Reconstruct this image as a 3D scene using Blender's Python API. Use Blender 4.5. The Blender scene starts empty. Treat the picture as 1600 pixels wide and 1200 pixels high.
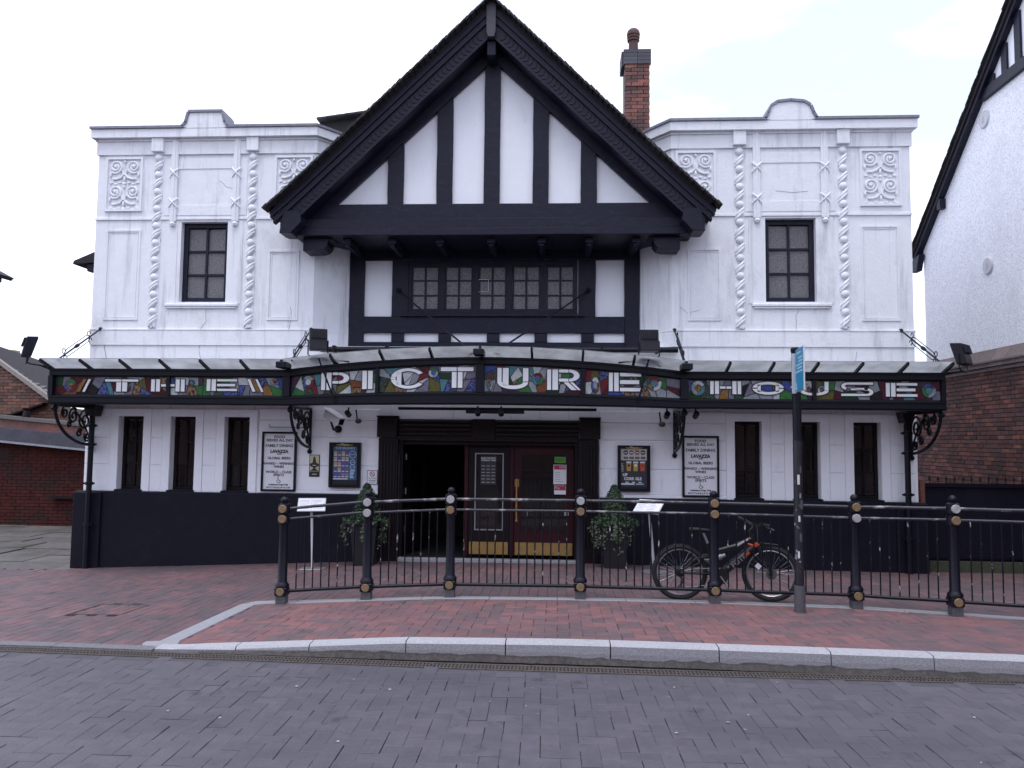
import bpy, bmesh, math, random
from mathutils import Vector, Matrix
S = bpy.context.scene
rng = random.Random(11)
PI = math.pi
R = math.radians

# ------------------------------------------------------------------ camera
PSI, TH, RHO, HC = R(3.4), R(4.0), R(0.58), 1.80
_f = Vector((-math.sin(PSI)*math.cos(TH), math.cos(PSI)*math.cos(TH), math.sin(TH)))
_r0 = Vector((math.cos(PSI), math.sin(PSI), 0)); _u0 = _r0.cross(_f)
_r = _r0*math.cos(RHO) + _u0*math.sin(RHO); _u = _u0*math.cos(RHO) - _r0*math.sin(RHO)
cam = bpy.data.objects.new('camera', bpy.data.cameras.new('camera'))
S.collection.objects.link(cam)
m = Matrix.Identity(4)
for i in range(3):
    m[i][0], m[i][1], m[i][2] = _r[i], _u[i], -_f[i]
m[2][3] = HC
cam.matrix_world = m
cam.data.sensor_width = 36; cam.data.lens = 1230/1600*36
cam.data.clip_start = .05; cam.data.clip_end = 2000
S.camera = cam

def in_view(x, y, z, mg=.03):
    v = Vector((x, y, z-HC)); w = v.dot(_f)
    if w < .2: return False
    a, b = 1230*v.dot(_r)/w/800, 1230*v.dot(_u)/w/600
    return abs(a) < 1+mg and abs(b) < 1+mg

# ------------------------------------------------------------------ light
SKYX = 0.7
SUN_EL, SUN_AZ = R(70), R(196)       # azimuth clockwise from +Y (behind the camera, a little left)
w = bpy.data.worlds.new('World'); S.world = w; w.use_nodes = True
nt = w.node_tree; nt.nodes.clear()
N = nt.nodes.new; L = nt.links.new
out = N('ShaderNodeOutputWorld'); mix = N('ShaderNodeMixShader')
b1 = N('ShaderNodeBackground'); b2 = N('ShaderNodeBackground')
sky = N('ShaderNodeTexSky'); sky.sky_type = 'NISHITA'; sky.sun_disc = False
sky.sun_elevation = SUN_EL; sky.sun_rotation = SUN_AZ
L(sky.outputs[0], b1.inputs[0]); b1.inputs[1].default_value = .14
b2.inputs[0].default_value = (.86, .90, 1.085, 1); b2.inputs[1].default_value = 1.18
tc = N('ShaderNodeTexCoord'); mp = N('ShaderNodeMapping'); mp.inputs['Scale'].default_value = (1.3, 1.3, 3.2); mp.inputs['Location'].default_value = (SKYX, 0, 0)
no = N('ShaderNodeTexNoise'); no.inputs['Scale'].default_value = 1.6; no.inputs['Detail'].default_value = 5
rp = N('ShaderNodeValToRGB')
rp.color_ramp.elements[0].position = .40; rp.color_ramp.elements[0].color = (.47,)*3+(1,)
rp.color_ramp.elements[1].position = .56; rp.color_ramp.elements[1].color = (1, 1, 1, 1)
L(tc.outputs['Generated'], mp.inputs[0]); L(mp.outputs[0], no.inputs['Vector']); L(no.outputs['Fac'], rp.inputs[0])
L(rp.outputs[0], mix.inputs[0]); L(b1.outputs[0], mix.inputs[1]); L(b2.outputs[0], mix.inputs[2])
L(mix.outputs[0], out.inputs[0])
sl = bpy.data.lights.new('sun', 'SUN'); sl.energy = .9; sl.angle = R(28); sl.color = (1, .98, .97)
so = bpy.data.objects.new('sun', sl); S.collection.objects.link(so)
so.rotation_euler = Vector((-math.sin(SUN_AZ)*math.cos(SUN_EL), -math.cos(SUN_AZ)*math.cos(SUN_EL), -math.sin(SUN_EL))).to_track_quat('-Z', 'Y').to_euler()
S.view_settings.view_transform = 'Standard'; S.view_settings.look = 'None'
S.view_settings.gamma = 1; S.view_settings.use_curve_mapping = False
S.view_settings.exposure = .67

# ------------------------------------------------------------------ materials
MATS = {}
def mat(name, col, rough=.6, metal=0., var=0., scale=8., bump=0., bscale=40., col2=None, spec=.5, piece=0., pcol=None, stain=None, coat=0., emit=None):
    """var: noise variation of value; col2: second colour mixed by noise; piece: random variation per piece; pcol: second piece colour"""
    if name in MATS: return MATS[name]
    M = bpy.data.materials.new(name); M.use_nodes = True
    t = M.node_tree; n = t.nodes; l = t.links
    P = n['Principled BSDF']; P.inputs['Roughness'].default_value = rough; P.inputs['Metallic'].default_value = metal
    P.inputs['Specular IOR Level'].default_value = spec; P.inputs['Coat Weight'].default_value = coat
    geo = n.new('ShaderNodeNewGeometry')
    c = n.new('ShaderNodeRGB'); c.outputs[0].default_value = (*col, 1); cur = c.outputs[0]
    def noise(sc, det=4, rgh=.6):
        q = n.new('ShaderNodeTexNoise'); q.inputs['Scale'].default_value = sc; q.inputs['Detail'].default_value = det
        q.inputs['Roughness'].default_value = rgh
        l.new(geo.outputs['Position'], q.inputs['Vector']); return q.outputs['Fac']
    def mapr(s, a, b, c_, d):
        q = n.new('ShaderNodeMapRange'); q.inputs[1].default_value = a; q.inputs[2].default_value = b
        q.inputs[3].default_value = c_; q.inputs[4].default_value = d; l.new(s, q.inputs[0]); return q.outputs[0]
    def mixc(fac, a, b, mode='MIX'):
        q = n.new('ShaderNodeMix'); q.data_type = 'RGBA'; q.blend_type = mode
        if isinstance(fac, float): q.inputs[0].default_value = fac
        else: l.new(fac, q.inputs[0])
        for s_, v in ((6, a), (7, b)):
            if isinstance(v, tuple): q.inputs[s_].default_value = (*v, 1)
            else: l.new(v, q.inputs[s_])
        return q.outputs[2]
    def mulv(a, v):
        q = n.new('ShaderNodeVectorMath'); q.operation = 'SCALE'; l.new(a, q.inputs[0]); l.new(v, q.inputs['Scale']); return q.outputs[0]
    if col2: cur = mixc(mapr(noise(scale, 5), .38, .62, 0, 1), cur, col2)
    if piece or pcol:
        oi = n.new('ShaderNodeObjectInfo')
        a = n.new('ShaderNodeMath'); a.operation = 'ADD'; l.new(oi.outputs['Random'], a.inputs[0]); l.new(geo.outputs['Random Per Island'], a.inputs[1])
        fr = n.new('ShaderNodeMath'); fr.operation = 'FRACT'; l.new(a.outputs[0], fr.inputs[0])
        if pcol:
            ad = n.new('ShaderNodeMath'); ad.operation = 'MULTIPLY_ADD'; l.new(noise(.9, 2), ad.inputs[0]); ad.inputs[1].default_value = 1.6; l.new(fr.outputs[0], ad.inputs[2])
            cur = mixc(mapr(ad.outputs[0], 1.22, 1.62, 0, .85), cur, pcol)
        if piece:
            m2 = n.new('ShaderNodeMath'); m2.operation = 'MULTIPLY'; l.new(fr.outputs[0], m2.inputs[0]); m2.inputs[1].default_value = 7.31
            f2 = n.new('ShaderNodeMath'); f2.operation = 'FRACT'; l.new(m2.outputs[0], f2.inputs[0])
            cur = mulv(cur, mapr(f2.outputs[0], 0, 1, 1-piece, 1+piece))
    if var: cur = mulv(cur, mapr(noise(scale*2.3, 6, .7), .3, .7, 1-var, 1+var))
    for scol, lo, hi, ssc, (sx, sy, sz) in ([] if not stain else stain if isinstance(stain, list) else [stain]):
        mpn = n.new('ShaderNodeMapping'); mpn.inputs['Scale'].default_value = (sx, sy, sz); l.new(geo.outputs['Position'], mpn.inputs[0])
        q = n.new('ShaderNodeTexNoise'); q.inputs['Scale'].default_value = ssc; q.inputs['Detail'].default_value = 7; q.inputs['Roughness'].default_value = .68
        l.new(mpn.outputs[0], q.inputs['Vector'])
        cur = mixc(mapr(q.outputs['Fac'], lo, hi, 0, 1), cur, scol)
    l.new(cur, P.inputs['Base Color'])
    if bump:
        bn = n.new('ShaderNodeBump'); bn.inputs['Strength'].default_value = bump; bn.inputs['Distance'].default_value = .01
        l.new(noise(bscale, 5), bn.inputs['Height']); l.new(bn.outputs[0], P.inputs['Normal'])
    if emit: P.inputs['Emission Color'].default_value = (*col, 1); P.inputs['Emission Strength'].default_value = emit
    MATS[name] = M
    return M
white = mat('white_render', (.80, .81, .85), .75, var=.035, scale=3, bump=.5, bscale=22, stain=[((.46, .46, .50), .54, .82, 1.6, (1, 1, .45)), ((.42, .42, .45), .54, .80, 3.2, (2.2, 2.2, .16))])
whiter = mat('white_plaster', (.82, .83, .88), .7, var=.02, scale=3, bump=.1, bscale=30, stain=((.6, .6, .62), .62, .85, 3, (1, 1, .5)))
whitelow = mat('white_masonry_paint', (.83, .84, .90), .55, var=.03, scale=4, bump=.1, bscale=30, stain=[((.5, .5, .54), .6, .85, 2, (1, 1, .4)), ((.45, .44, .46), .60, .82, 3.5, (2.4, 2.4, .2))])
relief = mat('white_relief', (.80, .81, .85), .7, var=.05, scale=14, bump=.2, bscale=50)
pebble = mat('pebble_dash', (.90, .91, .94), .9, var=.14, scale=7, bump=1., bscale=30, stain=[((.50, .50, .54), .52, .66, 30, (1, 1, 1)), ((.70, .70, .74), .55, .8, 1.2, (1, 1, .5))])
black = mat('black_timber_paint', (.010, .0105, .024), .46, spec=.22, var=.3, scale=9, bump=.35, bscale=18, stain=[((.024, .025, .040), .52, .8, 6, (1, 1, 3)), ((.004, .004, .007), .62, .7, 5, (.25, 1, 9))])
plinthm = mat('black_masonry_paint', (.006, .006, .014), .58, spec=.2, var=.25, scale=2, bump=.2, bscale=20, stain=[((.012, .012, .019), .56, .8, 2.2, (1, 1, 1)), ((.035, .035, .042), .66, .76, 6, (1, 1, .5))])
iron = mat('black_iron', (.006, .006, .012), .42, spec=.25, var=.3, scale=12, bump=.12, stain=((.05, .05, .06), .68, .80, 9, (1, 1, 1)))
railm = mat('railing_paint', (.005, .005, .012), .38, spec=.28, var=.3, scale=15, bump=.15)
chip = mat('chipped_railing_paint', (.005, .005, .010), .42, spec=.25, var=.3, scale=15, bump=.3, stain=((.42, .40, .38), .60, .66, 14, (1, 1, .55)))
chiprail = mat('worn_handrail_paint', (.03, .03, .04), .42, var=.3, scale=15, bump=.3, stain=((.34, .33, .34), .55, .68, 11, (.5, .5, 1)))
lead = mat('lead_sheet', (.20, .20, .25), .55, var=.2, scale=5, bump=.2)
leadcame = mat('lead_came', (.02, .02, .024), .5)
rooft = mat('roof_tile', (.022, .019, .022), .8, piece=.35, var=.3, bump=.4)
slate = mat('roof_slate', (.13, .12, .115), .75, piece=.3, var=.3, bump=.3)
glassd = mat('dark_glass', (.014, .012, .013), .05, spec=.5, piece=.6, var=.3, scale=3, bump=.04, bscale=3)
glasso = mat('obscured_glass', (.14, .138, .146), .25, spec=.35, var=.55, scale=22, bump=.7, bscale=60)
wood = mat('dark_brown_wood', (.009, .005, .007), .45, spec=.22, var=.3, bump=.2)
redwood = mat('dark_red_wood', (.034, .006, .010), .42, spec=.25, var=.25, bump=.15)
brass = mat('brass_plate', (.36, .22, .075), .38, .35, var=.2, scale=4, bump=.1)
brick = mat('red_brick', (.185, .072, .055), .85, piece=.42, pcol=(.085, .050, .048), var=.3, scale=10, bump=.5, stain=((.058, .036, .035), .50, .68, 1.1, (1, 1, 1)))
bricko = mat('orange_brick', (.165, .078, .055), .85, piece=.35, pcol=(.11, .07, .06), var=.3, scale=10, bump=.5)
brickp = mat('dark_painted_brick', (.062, .015, .013), .85, spec=.2, piece=.15, var=.35, scale=3, bump=.5, stain=((.03, .02, .018), .5, .7, .9, (1, 1, 2)))
bluebrick = mat('blue_engineering_brick', (.05, .048, .062), .6, piece=.25, var=.2, bump=.3)
mortar = mat('mortar', (.13, .105, .095), .9, var=.2)
mortard = mat('dark_mortar', (.05, .035, .03), .9, var=.2)
terra = mat('terracotta', (.075, .032, .028), .7, var=.3)
buff = mat('buff_terracotta', (.36, .25, .15), .7, var=.2)
paver = mat('road_paver', (.087, .079, .095), .62, piece=.08, pcol=(.083, .076, .090), var=.16, scale=3, bump=.35, bscale=70, stain=[((.060, .057, .070), .48, .7, .8, (.6, 1.4, 1)), ((.035, .033, .038), .60, .72, 2.6, (1, 1, 1)), ((.13, .125, .14), .66, .74, 5, (1, 1, 1))])
rbrick = mat('pavement_brick', (.200, .094, .094), .62, piece=.10, pcol=(.118, .085, .092), var=.16, scale=4, bump=.35, bscale=70, stain=[((.10, .072, .080), .46, .68, .7, (1, 1, 1)), ((.055, .045, .048), .60, .74, 2.2, (1, 1, 1))])
joint = mat('paving_joint', (.032, .028, .032), .95, var=.3)
kerbface = mat('darker_granite_face', (.245, .24, .262), .8, var=.3, scale=32, bump=.5, bscale=90)  # darker granite colour for the front faces of the kerb stones
kerbm = mat('granite_kerb', (.37, .365, .39), .75, var=.25, scale=30, bump=.5, bscale=90, stain=((.28, .27, .28), .55, .75, 2.5, (1, 1, 1)))
edgem = mat('pale_edging', (.27, .27, .29), .75, var=.18, scale=20, bump=.3, bscale=80)
gratem = mat('rusty_grating', (.085, .070, .062), .7, .2, var=.35, scale=9, bump=.3)
gutter_dark = mat('manhole_rim', (.075, .055, .055), .7, var=.3)
gutter = mat('gutter_concrete', (.07, .066, .068), .85, var=.3)
slabm = mat('grey_stone_slab', (.115, .105, .10), .75, piece=.16, var=.25, scale=3, bump=.3, stain=((.06, .06, .045), .5, .7, 1.1, (1, 1, 1)))
moss = mat('mossy_concrete', (.045, .050, .032), .9, var=.35, bump=.5)
earth = mat('earth', (.11, .10, .095), .9, var=.2)
steel = mat('grey_steel', (.33, .33, .36), .4, .5, var=.15)
gpost = mat('grey_base_paint', (.075, .075, .085), .6, var=.3, scale=20, bump=.3)
paper = mat('white_board', (.74, .74, .79), .45)
ink = mat('black_print', (.02, .02, .03), .5)
redp = mat('red_print', (.38, .03, .06), .5)
greenp = mat('green_print', (.10, .33, .04), .5)
blueP = mat('blue_sign', (.0, .25, .46), .4)
bluel = mat('pale_blue_print', (.45, .66, .78), .5)
gold = mat('gold_print', (.50, .36, .14), .45)
camw = mat('camera_housing', (.55, .55, .58), .45)
rubber = mat('rubber', (.012, .012, .014), .7, var=.2)
bikeb = mat('bike_black', (.012, .012, .015), .3)
alum = mat('aluminium', (.42, .42, .45), .3, .8)
orange = mat('orange_paint', (.55, .07, .03), .4)
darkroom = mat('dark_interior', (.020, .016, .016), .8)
potm = mat('black_planter', (.014, .014, .018), .4)
soil = mat('soil', (.03, .02, .015), .9)
def leafmat(name, a, b):
    M = mat(name, a, .5, piece=.45, col2=b, scale=3)
    return M
leafd = leafmat('conifer_leaf', (.025, .055, .025), (.045, .085, .035))
leafi = leafmat('ivy_leaf', (.030, .055, .028), (.085, .11, .065))
leafb = leafmat('bedding_leaf', (.018, .050, .016), (.035, .085, .03))
stemm = mat('stem', (.05, .035, .02), .8)
# canopy roof glass: clear, tinted and dirty
G = bpy.data.materials.new('canopy_glass'); G.use_nodes = True
t = G.node_tree; t.nodes.clear()
o_ = t.nodes.new('ShaderNodeOutputMaterial'); mx = t.nodes.new('ShaderNodeMixShader'); mx2 = t.nodes.new('ShaderNodeMixShader')
tr = t.nodes.new('ShaderNodeBsdfTransparent'); tr.inputs[0].default_value = (.95, .97, .98, 1)
df = t.nodes.new('ShaderNodeBsdfTranslucent'); df.inputs[0].default_value = (.95, .96, .98, 1)
gl = t.nodes.new('ShaderNodeBsdfGlossy'); gl.inputs['Roughness'].default_value = .08; gl.inputs[0].default_value = (.9, .95, 1, 1)
nz = t.nodes.new('ShaderNodeTexNoise'); nz.inputs['Scale'].default_value = 3; nz.inputs['Detail'].default_value = 6
gg = t.nodes.new('ShaderNodeNewGeometry'); t.links.new(gg.outputs['Position'], nz.inputs['Vector'])
mr = t.nodes.new('ShaderNodeMapRange'); mr.inputs[1].default_value = .35; mr.inputs[2].default_value = .7; mr.inputs[3].default_value = .42; mr.inputs[4].default_value = .72
t.links.new(nz.outputs['Fac'], mr.inputs[0]); t.links.new(mr.outputs[0], mx.inputs[0])
fr_ = t.nodes.new('ShaderNodeFresnel'); fr_.inputs[0].default_value = 1.35
t.links.new(tr.outputs[0], mx.inputs[1]); t.links.new(df.outputs[0], mx.inputs[2])
t.links.new(fr_.outputs[0], mx2.inputs[0]); t.links.new(mx.outputs[0], mx2.inputs[1]); t.links.new(gl.outputs[0], mx2.inputs[2]); t.links.new(mx2.outputs[0], o_.inputs[0])
canglass = G

# ------------------------------------------------------------------ mesh helpers
WO = {}
class MB:
    def __init__(s): s.v = []; s.f = []
    def add(s, vs, fs):
        b = len(s.v); s.v += [tuple(p) for p in vs]; s.f += [tuple(i+b for i in f) for f in fs]; return s
    def box(s, x0, x1, y0, y1, z0, z1):
        return s.add([(x0,y0,z0),(x1,y0,z0),(x1,y1,z0),(x0,y1,z0),(x0,y0,z1),(x1,y0,z1),(x1,y1,z1),(x0,y1,z1)],
                     [(0,3,2,1),(4,5,6,7),(0,1,5,4),(1,2,6,5),(2,3,7,6),(3,0,4,7)])
    def obox(s, c, ax, ay, az):
        c = Vector(c); ax, ay, az = Vector(ax), Vector(ay), Vector(az); vs = []
        for k in (-1, 1):
            for i, j in ((-1,-1),(1,-1),(1,1),(-1,1)): vs.append(c+ax*i+ay*j+az*k)
        return s.add(vs, [(0,3,2,1),(4,5,6,7),(0,1,5,4),(1,2,6,5),(2,3,7,6),(3,0,4,7)])
    def prism(s, poly, a, b, ax='y'):
        def P(u, v, t):
            return (u, t, v) if ax == 'y' else ((u, v, t) if ax == 'z' else (t, u, v))
        n = len(poly)
        vs = [P(u, v, a) for u, v in poly]+[P(u, v, b) for u, v in poly]
        fs = [tuple(range(n)), tuple(range(2*n-1, n-1, -1))]+[(i, (i+1) % n, n+(i+1) % n, n+i) for i in range(n)]
        return s.add(vs, fs)
    def tube(s, pts, r, n=8, closed=False):
        pts = [Vector(p) for p in pts]; k = len(pts)
        rs = r if isinstance(r, (list, tuple)) else [r]*k
        vs = []; up = None
        for i, p in enumerate(pts):
            if closed: d = pts[(i+1) % k]-pts[i-1]
            else: d = pts[min(i+1, k-1)]-pts[max(i-1, 0)]
            d.normalize()
            if up is None: up = Vector((0, 0, 1)) if abs(d.z) < .9 else Vector((1, 0, 0))
            x = up-d*up.dot(d)
            if x.length < 1e-4: x = Vector((1, 0, 0))-d*d.x
            x.normalize(); up = x; y = d.cross(x)
            for j in range(n):
                a = 2*PI*j/n; vs.append(p+(x*math.cos(a)+y*math.sin(a))*rs[i])
        fs = []
        for i in range(k if closed else k-1):
            i2 = (i+1) % k
            for j in range(n): fs.append((i*n+j, i*n+(j+1) % n, i2*n+(j+1) % n, i2*n+j))
        if not closed: fs += [tuple(range(n-1, -1, -1)), tuple(range((k-1)*n, k*n))]
        return s.add(vs, fs)
    def lathe(s, prof, c, n=16, ax='z'):
        vs = []; c = Vector(c)
        for r, h in prof:
            for j in range(n):
                a = 2*PI*j/n; u, v = r*math.cos(a), r*math.sin(a)
                vs.append(c+Vector((u, v, h) if ax == 'z' else ((u, h, v) if ax == 'y' else (h, u, v))))
        fs = [tuple(range(n-1, -1, -1)), tuple(range((len(prof)-1)*n, len(prof)*n))]
        for i in range(len(prof)-1):
            for j in range(n): fs.append((i*n+j, i*n+(j+1) % n, (i+1)*n+(j+1) % n, (i+1)*n+j))
        return s.add(vs, fs)
    def ball(s, c, r, n=10, sq=(1, 1, 1)):
        c = Vector(c); m_ = max(4, n//2); vs = [c+Vector((0, 0, -r*sq[2]))]; fs = []
        for i in range(1, m_):
            t_ = -PI/2+PI*i/m_
            for j in range(n):
                a = 2*PI*j/n; vs.append(c+Vector((r*sq[0]*math.cos(t_)*math.cos(a), r*sq[1]*math.cos(t_)*math.sin(a), r*sq[2]*math.sin(t_))))
        vs.append(c+Vector((0, 0, r*sq[2]))); q = len(vs)-1
        for j in range(n):
            fs.append((0, 1+(j+1) % n, 1+j)); fs.append((q, 1+(m_-2)*n+j, 1+(m_-2)*n+(j+1) % n))
            for i in range(m_-2): fs.append((1+i*n+j, 1+i*n+(j+1) % n, 1+(i+1)*n+(j+1) % n, 1+(i+1)*n+j))
        return s.add(vs, fs)
    def build(s, name, material, parent=None, bevel=0., smooth=False, kind=None, recalc=True):
        xs = [p[0] for p in s.v]; ys = [p[1] for p in s.v]; zs = [p[2] for p in s.v]
        c = Vector(((min(xs)+max(xs))/2, (min(ys)+max(ys))/2, min(zs)))
        me = bpy.data.meshes.new(name); me.from_pydata([(p[0]-c.x, p[1]-c.y, p[2]-c.z) for p in s.v], [], s.f)
        if recalc and len(s.f) < 8000:
            bm = bmesh.new(); bm.from_mesh(me); bmesh.ops.recalc_face_normals(bm, faces=bm.faces); bm.to_mesh(me); bm.free()
        if smooth:
            me.shade_smooth()
            me.set_sharp_from_angle(angle=R(40))
        me.materials.append(material)
        o = bpy.data.objects.new(name, me); S.collection.objects.link(o)
        put(o, c, parent)
        if bevel:
            b = o.modifiers.new('bevel', 'BEVEL'); b.width = bevel; b.segments = 1; b.limit_method = 'ANGLE'; b.angle_limit = R(40)
        if kind: o['kind'] = kind
        return o
def put(o, c, parent):
    c = Vector(c)
    if parent: o.parent = parent; o.location = c-WO[parent.name]
    else: o.location = c
    WO[o.name] = c
def tag(o, label, cat, group=None):
    o['label'] = label; o['category'] = cat
    if group: o['group'] = group
    return o
def thing(name, label, cat, loc, group=None):
    o = bpy.data.objects.new(name, None); o.empty_display_size = .2
    S.collection.objects.link(o); o.location = loc; WO[o.name] = Vector(loc)
    return tag(o, label, cat, group)
def instance(me, name, c, parent, rot=(0, 0, 0), scale=None):
    o = bpy.data.objects.new(name, me); S.collection.objects.link(o); o.rotation_euler = rot
    if scale: o.scale = scale
    put(o, c, parent); return o
def clone(o, delta, parent=None, label=None):
    c = o.copy(); S.collection.objects.link(c)
    if parent: c.parent = parent; c.location = o.location.copy()
    else: c.location = o.location+Vector(delta)
    WO[c.name] = WO[o.name]+Vector(delta)
    if label: c['label'] = label
    for ch in list(o.children): clone(ch, delta, c)
    return c
def struct(name, mb, m_, smooth=False, recalc=True):
    o = mb.build(name, m_, None, smooth=smooth, recalc=recalc); o['kind'] = 'structure'; return o
def holes(mb, x0, x1, z0, z1, y0, y1, hs):
    """a slab in the xz plane with rectangular openings"""
    xs = sorted(set([x0, x1]+[v for h in hs for v in h[:2]])); zs = sorted(set([z0, z1]+[v for h in hs for v in h[2:]]))
    sol = {}
    for i in range(len(xs)-1):
        for j in range(len(zs)-1):
            cx, cz = (xs[i]+xs[i+1])/2, (zs[j]+zs[j+1])/2
            sol[i, j] = not any(h[0] < cx < h[1] and h[2] < cz < h[3] for h in hs)
    for (i, j), s_ in sol.items():
        if not s_: continue
        a, b, c, d = xs[i], xs[i+1], zs[j], zs[j+1]
        mb.add([(a,y0,c),(b,y0,c),(b,y0,d),(a,y0,d)], [(0,1,2,3)]); mb.add([(a,y1,c),(b,y1,c),(b,y1,d),(a,y1,d)], [(3,2,1,0)])
        for di, dj, e in ((-1,0,((a,c),(a,d))),(1,0,((b,d),(b,c))),(0,-1,((b,c),(a,c))),(0,1,((a,d),(b,d)))):
            if not sol.get((i+di, j+dj), False):
                (p, q), (r_, t_) = e
                mb.add([(p,y0,q),(r_,y0,t_),(r_,y1,t_),(p,y1,q)], [(0,1,2,3)])
    return mb
def frame(mb, x0, x1, z0, z1, y0, y1, t_):
    return holes(mb, x0, x1, z0, z1, y0, y1, [(x0+t_, x1-t_, z0+t_, z1-t_)])
def text(s_, size, c, parent, material, name='lettering', ry=0., align='CENTER', bold=0., depth=.001, rz=0., rx=PI/2, sx=1.):
    cu = bpy.data.curves.new('t', 'FONT'); cu.body = s_; cu.size = size; cu.align_x = align; cu.align_y = 'CENTER'
    cu.extrude = depth; cu.offset = bold; cu.resolution_u = 2
    o = bpy.data.objects.new('t', cu)
    me = bpy.data.meshes.new_from_object(o); bpy.data.objects.remove(o); bpy.data.curves.remove(cu)
    me.materials.clear(); me.materials.append(material)
    for v in me.vertices: v.co.x *= sx
    n_ = bpy.data.objects.new(name, me); S.collection.objects.link(n_)
    n_.rotation_euler = (rx, ry, rz); put(n_, c, parent); return n_
def lerp(x, xs, ys):
    if x <= xs[0]: return ys[0]
    for i in range(len(xs)-1):
        if x <= xs[i+1]: return ys[i]+(ys[i+1]-ys[i])*(x-xs[i])/(xs[i+1]-xs[i])
    return ys[-1]

# ------------------------------------------------------------------ ground
def gz(x, y):
    k = lerp(x, [-3.3, -2.9, -1.3, 0], [0, .03, .13, .15])
    f_ = lerp(x, [-7.7, -2.7, .6, 5.5], [-.33, -.12, -.10, -.15])
    t_ = min(max((y-6.45)/5.9, 0), 1)
    return k+(f_-k)*t_
def yg(x): return lerp(x, [-4.6, -3.3, -2.1, -.85, .4, 1.6, 3.5, 6], [6.41, 6.36, 6.32, 6.27, 6.25, 6.25, 6.26, 6.22])
def yk(x): return lerp(x, [-3.4, -2.7, -2, -1.24, -.42, .43, 1.29, 2.15, 2.92, 3.53, 6], [6.60, 6.56, 6.54, 6.53, 6.525, 6.52, 6.49, 6.455, 6.42, 6.39, 6.27])

mb = MB(); mb.add([(-300,-300,-.75),(300,-300,-.75),(300,300,-.75),(-300,300,-.75)], [(0,1,2,3)])
struct('ground', mb, earth)
def sheet(name, xs, ys, zf, m_):
    mb = MB(); n_ = len(xs)
    vs = [(x, y if not callable(y) else y(x), 0) for y in ys for x in xs]
    vs = [(x, y, zf(x, y)) for x, y, _ in vs]
    mb.add(vs, [(j*n_+i, j*n_+i+1, (j+1)*n_+i+1, (j+1)*n_+i) for j in range(len(ys)-1) for i in range(n_-1)])
    return struct(name, mb, m_)
xs_ = [-40, -20, -12]+[-9+.3*i for i in range(61)]+[12, 20, 40]
sheet('road_edge', xs_, [lambda x: yg(x)-.26, lambda x: yg(x)+.004], lambda x, y: -.0045, mat('edge_mortar', (.066, .062, .074), .8, var=.25, scale=4, bump=.4))
road = sheet('road', xs_, [-30, -10, -2, 2, 4, 5.5, yg], lambda x, y: -.012, joint)
pave = sheet('pavement', xs_, [lambda x: yk(x)+.06]+[6.9+.3*i for i in range(19)]+[12.42, 14, 17, 24], lambda x, y: gz(x, y)-.014, joint)
sheet('gutter', xs_, [yg, lambda x: yg(x)+.03, lambda x: yk(x)+.08], lambda x, y: -.016, gutter)

def block(lx, ly, h, ch=.005):
    a, b = lx/2, ly/2
    vs = [(sx*(a-ch), sy*(b-ch), h) for sx, sy in ((-1,-1),(1,-1),(1,1),(-1,1))]+[(sx*a, sy*b, h-ch) for sx, sy in ((-1,-1),(1,-1),(1,1),(-1,1))]+[(sx*a, sy*b, 0) for sx, sy in ((-1,-1),(1,-1),(1,1),(-1,1))]
    fs = [(0,1,2,3)]+[(4+i, 4+(i+1) % 4, (i+1) % 4, i) for i in range(4)]+[(8+i, 8+(i+1) % 4, 4+(i+1) % 4, 4+i) for i in range(4)]
    return vs, fs
def lay(parent, name, places, base, m_, limit=300):
    """places: (x, y, z, rotz, tiltx, tilty). The largest ones in the photograph become objects, the rest one mesh."""
    vs, fs = base
    me = bpy.data.meshes.new(name); me.from_pydata(vs, [], fs); me.materials.append(m_)
    vis = sorted((p for p in places if in_view(*p[:3])), key=lambda p: p[0]**2+p[1]**2+(p[2]-HC)**2)
    top = vis[:limit]; ids = set(id(p) for p in top)
    for x, y, z, rz, tx, ty in top:
        e = (Matrix.Rotation(tx, 3, 'X') @ Matrix.Rotation(ty, 3, 'Y') @ Matrix.Rotation(rz, 3, 'Z')).to_euler()
        instance(me, name, (x, y, z), parent, e)
    mb = MB()
    for p in places:
        if id(p) in ids: continue
        x, y, z, rz, tx, ty = p; c, s_ = math.cos(rz), math.sin(rz)
        mb.add([(x+c*a-s_*b, y+s_*a+c*b, z+h-ty*(c*a-s_*b)+tx*(s_*a+c*b)) for a, b, h in vs], fs)
    if mb.v: mb.build(name, m_, parent, kind='stuff', recalc=False)
def herring(x0, x1, y0, y1, w_, ok, zf, rot=0.):
    pl = []; ca, sa = math.cos(rot), math.sin(rot)
    n0, n1 = int(-14/w_), int(14/w_)
    for i in range(int(x0/w_)-3, int(x1/w_)+3):
        for j in range(int(y0/w_)-3, int(y1/w_)+3):
            k = (i-j) % 4
            if k == 0: u, v, rz = (i+1)*w_, (j+.5)*w_, 0
            elif k == 3: u, v, rz = (i+.5)*w_, (j+1)*w_, PI/2
            else: continue
            x, y = ca*u-sa*v, sa*u+ca*v
            if not ok(x, y): continue
            dx = (zf(x+.1, y)-zf(x-.1, y))/.2; dy = (zf(x, y+.1)-zf(x, y-.1))/.2
            pl.append((x+rng.uniform(-.0025, .0025), y+rng.uniform(-.0025, .0025), zf(x, y)-.03+rng.gauss(0, .0012), rz+rot+rng.gauss(0, .006), dy+rng.gauss(0, .004), -dx+rng.gauss(0, .004)))
    return pl
lay(road, 'paver', herring(-9, 9, 1.5, 6.4, .115, lambda x, y: y < yg(x)-.075, lambda x, y: .0, .02), block(.2280, .1130, .03, .0025), paver)
EDX0, EDX1 = -3.50, -3.33           # pale edging that runs away from the kerb
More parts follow.
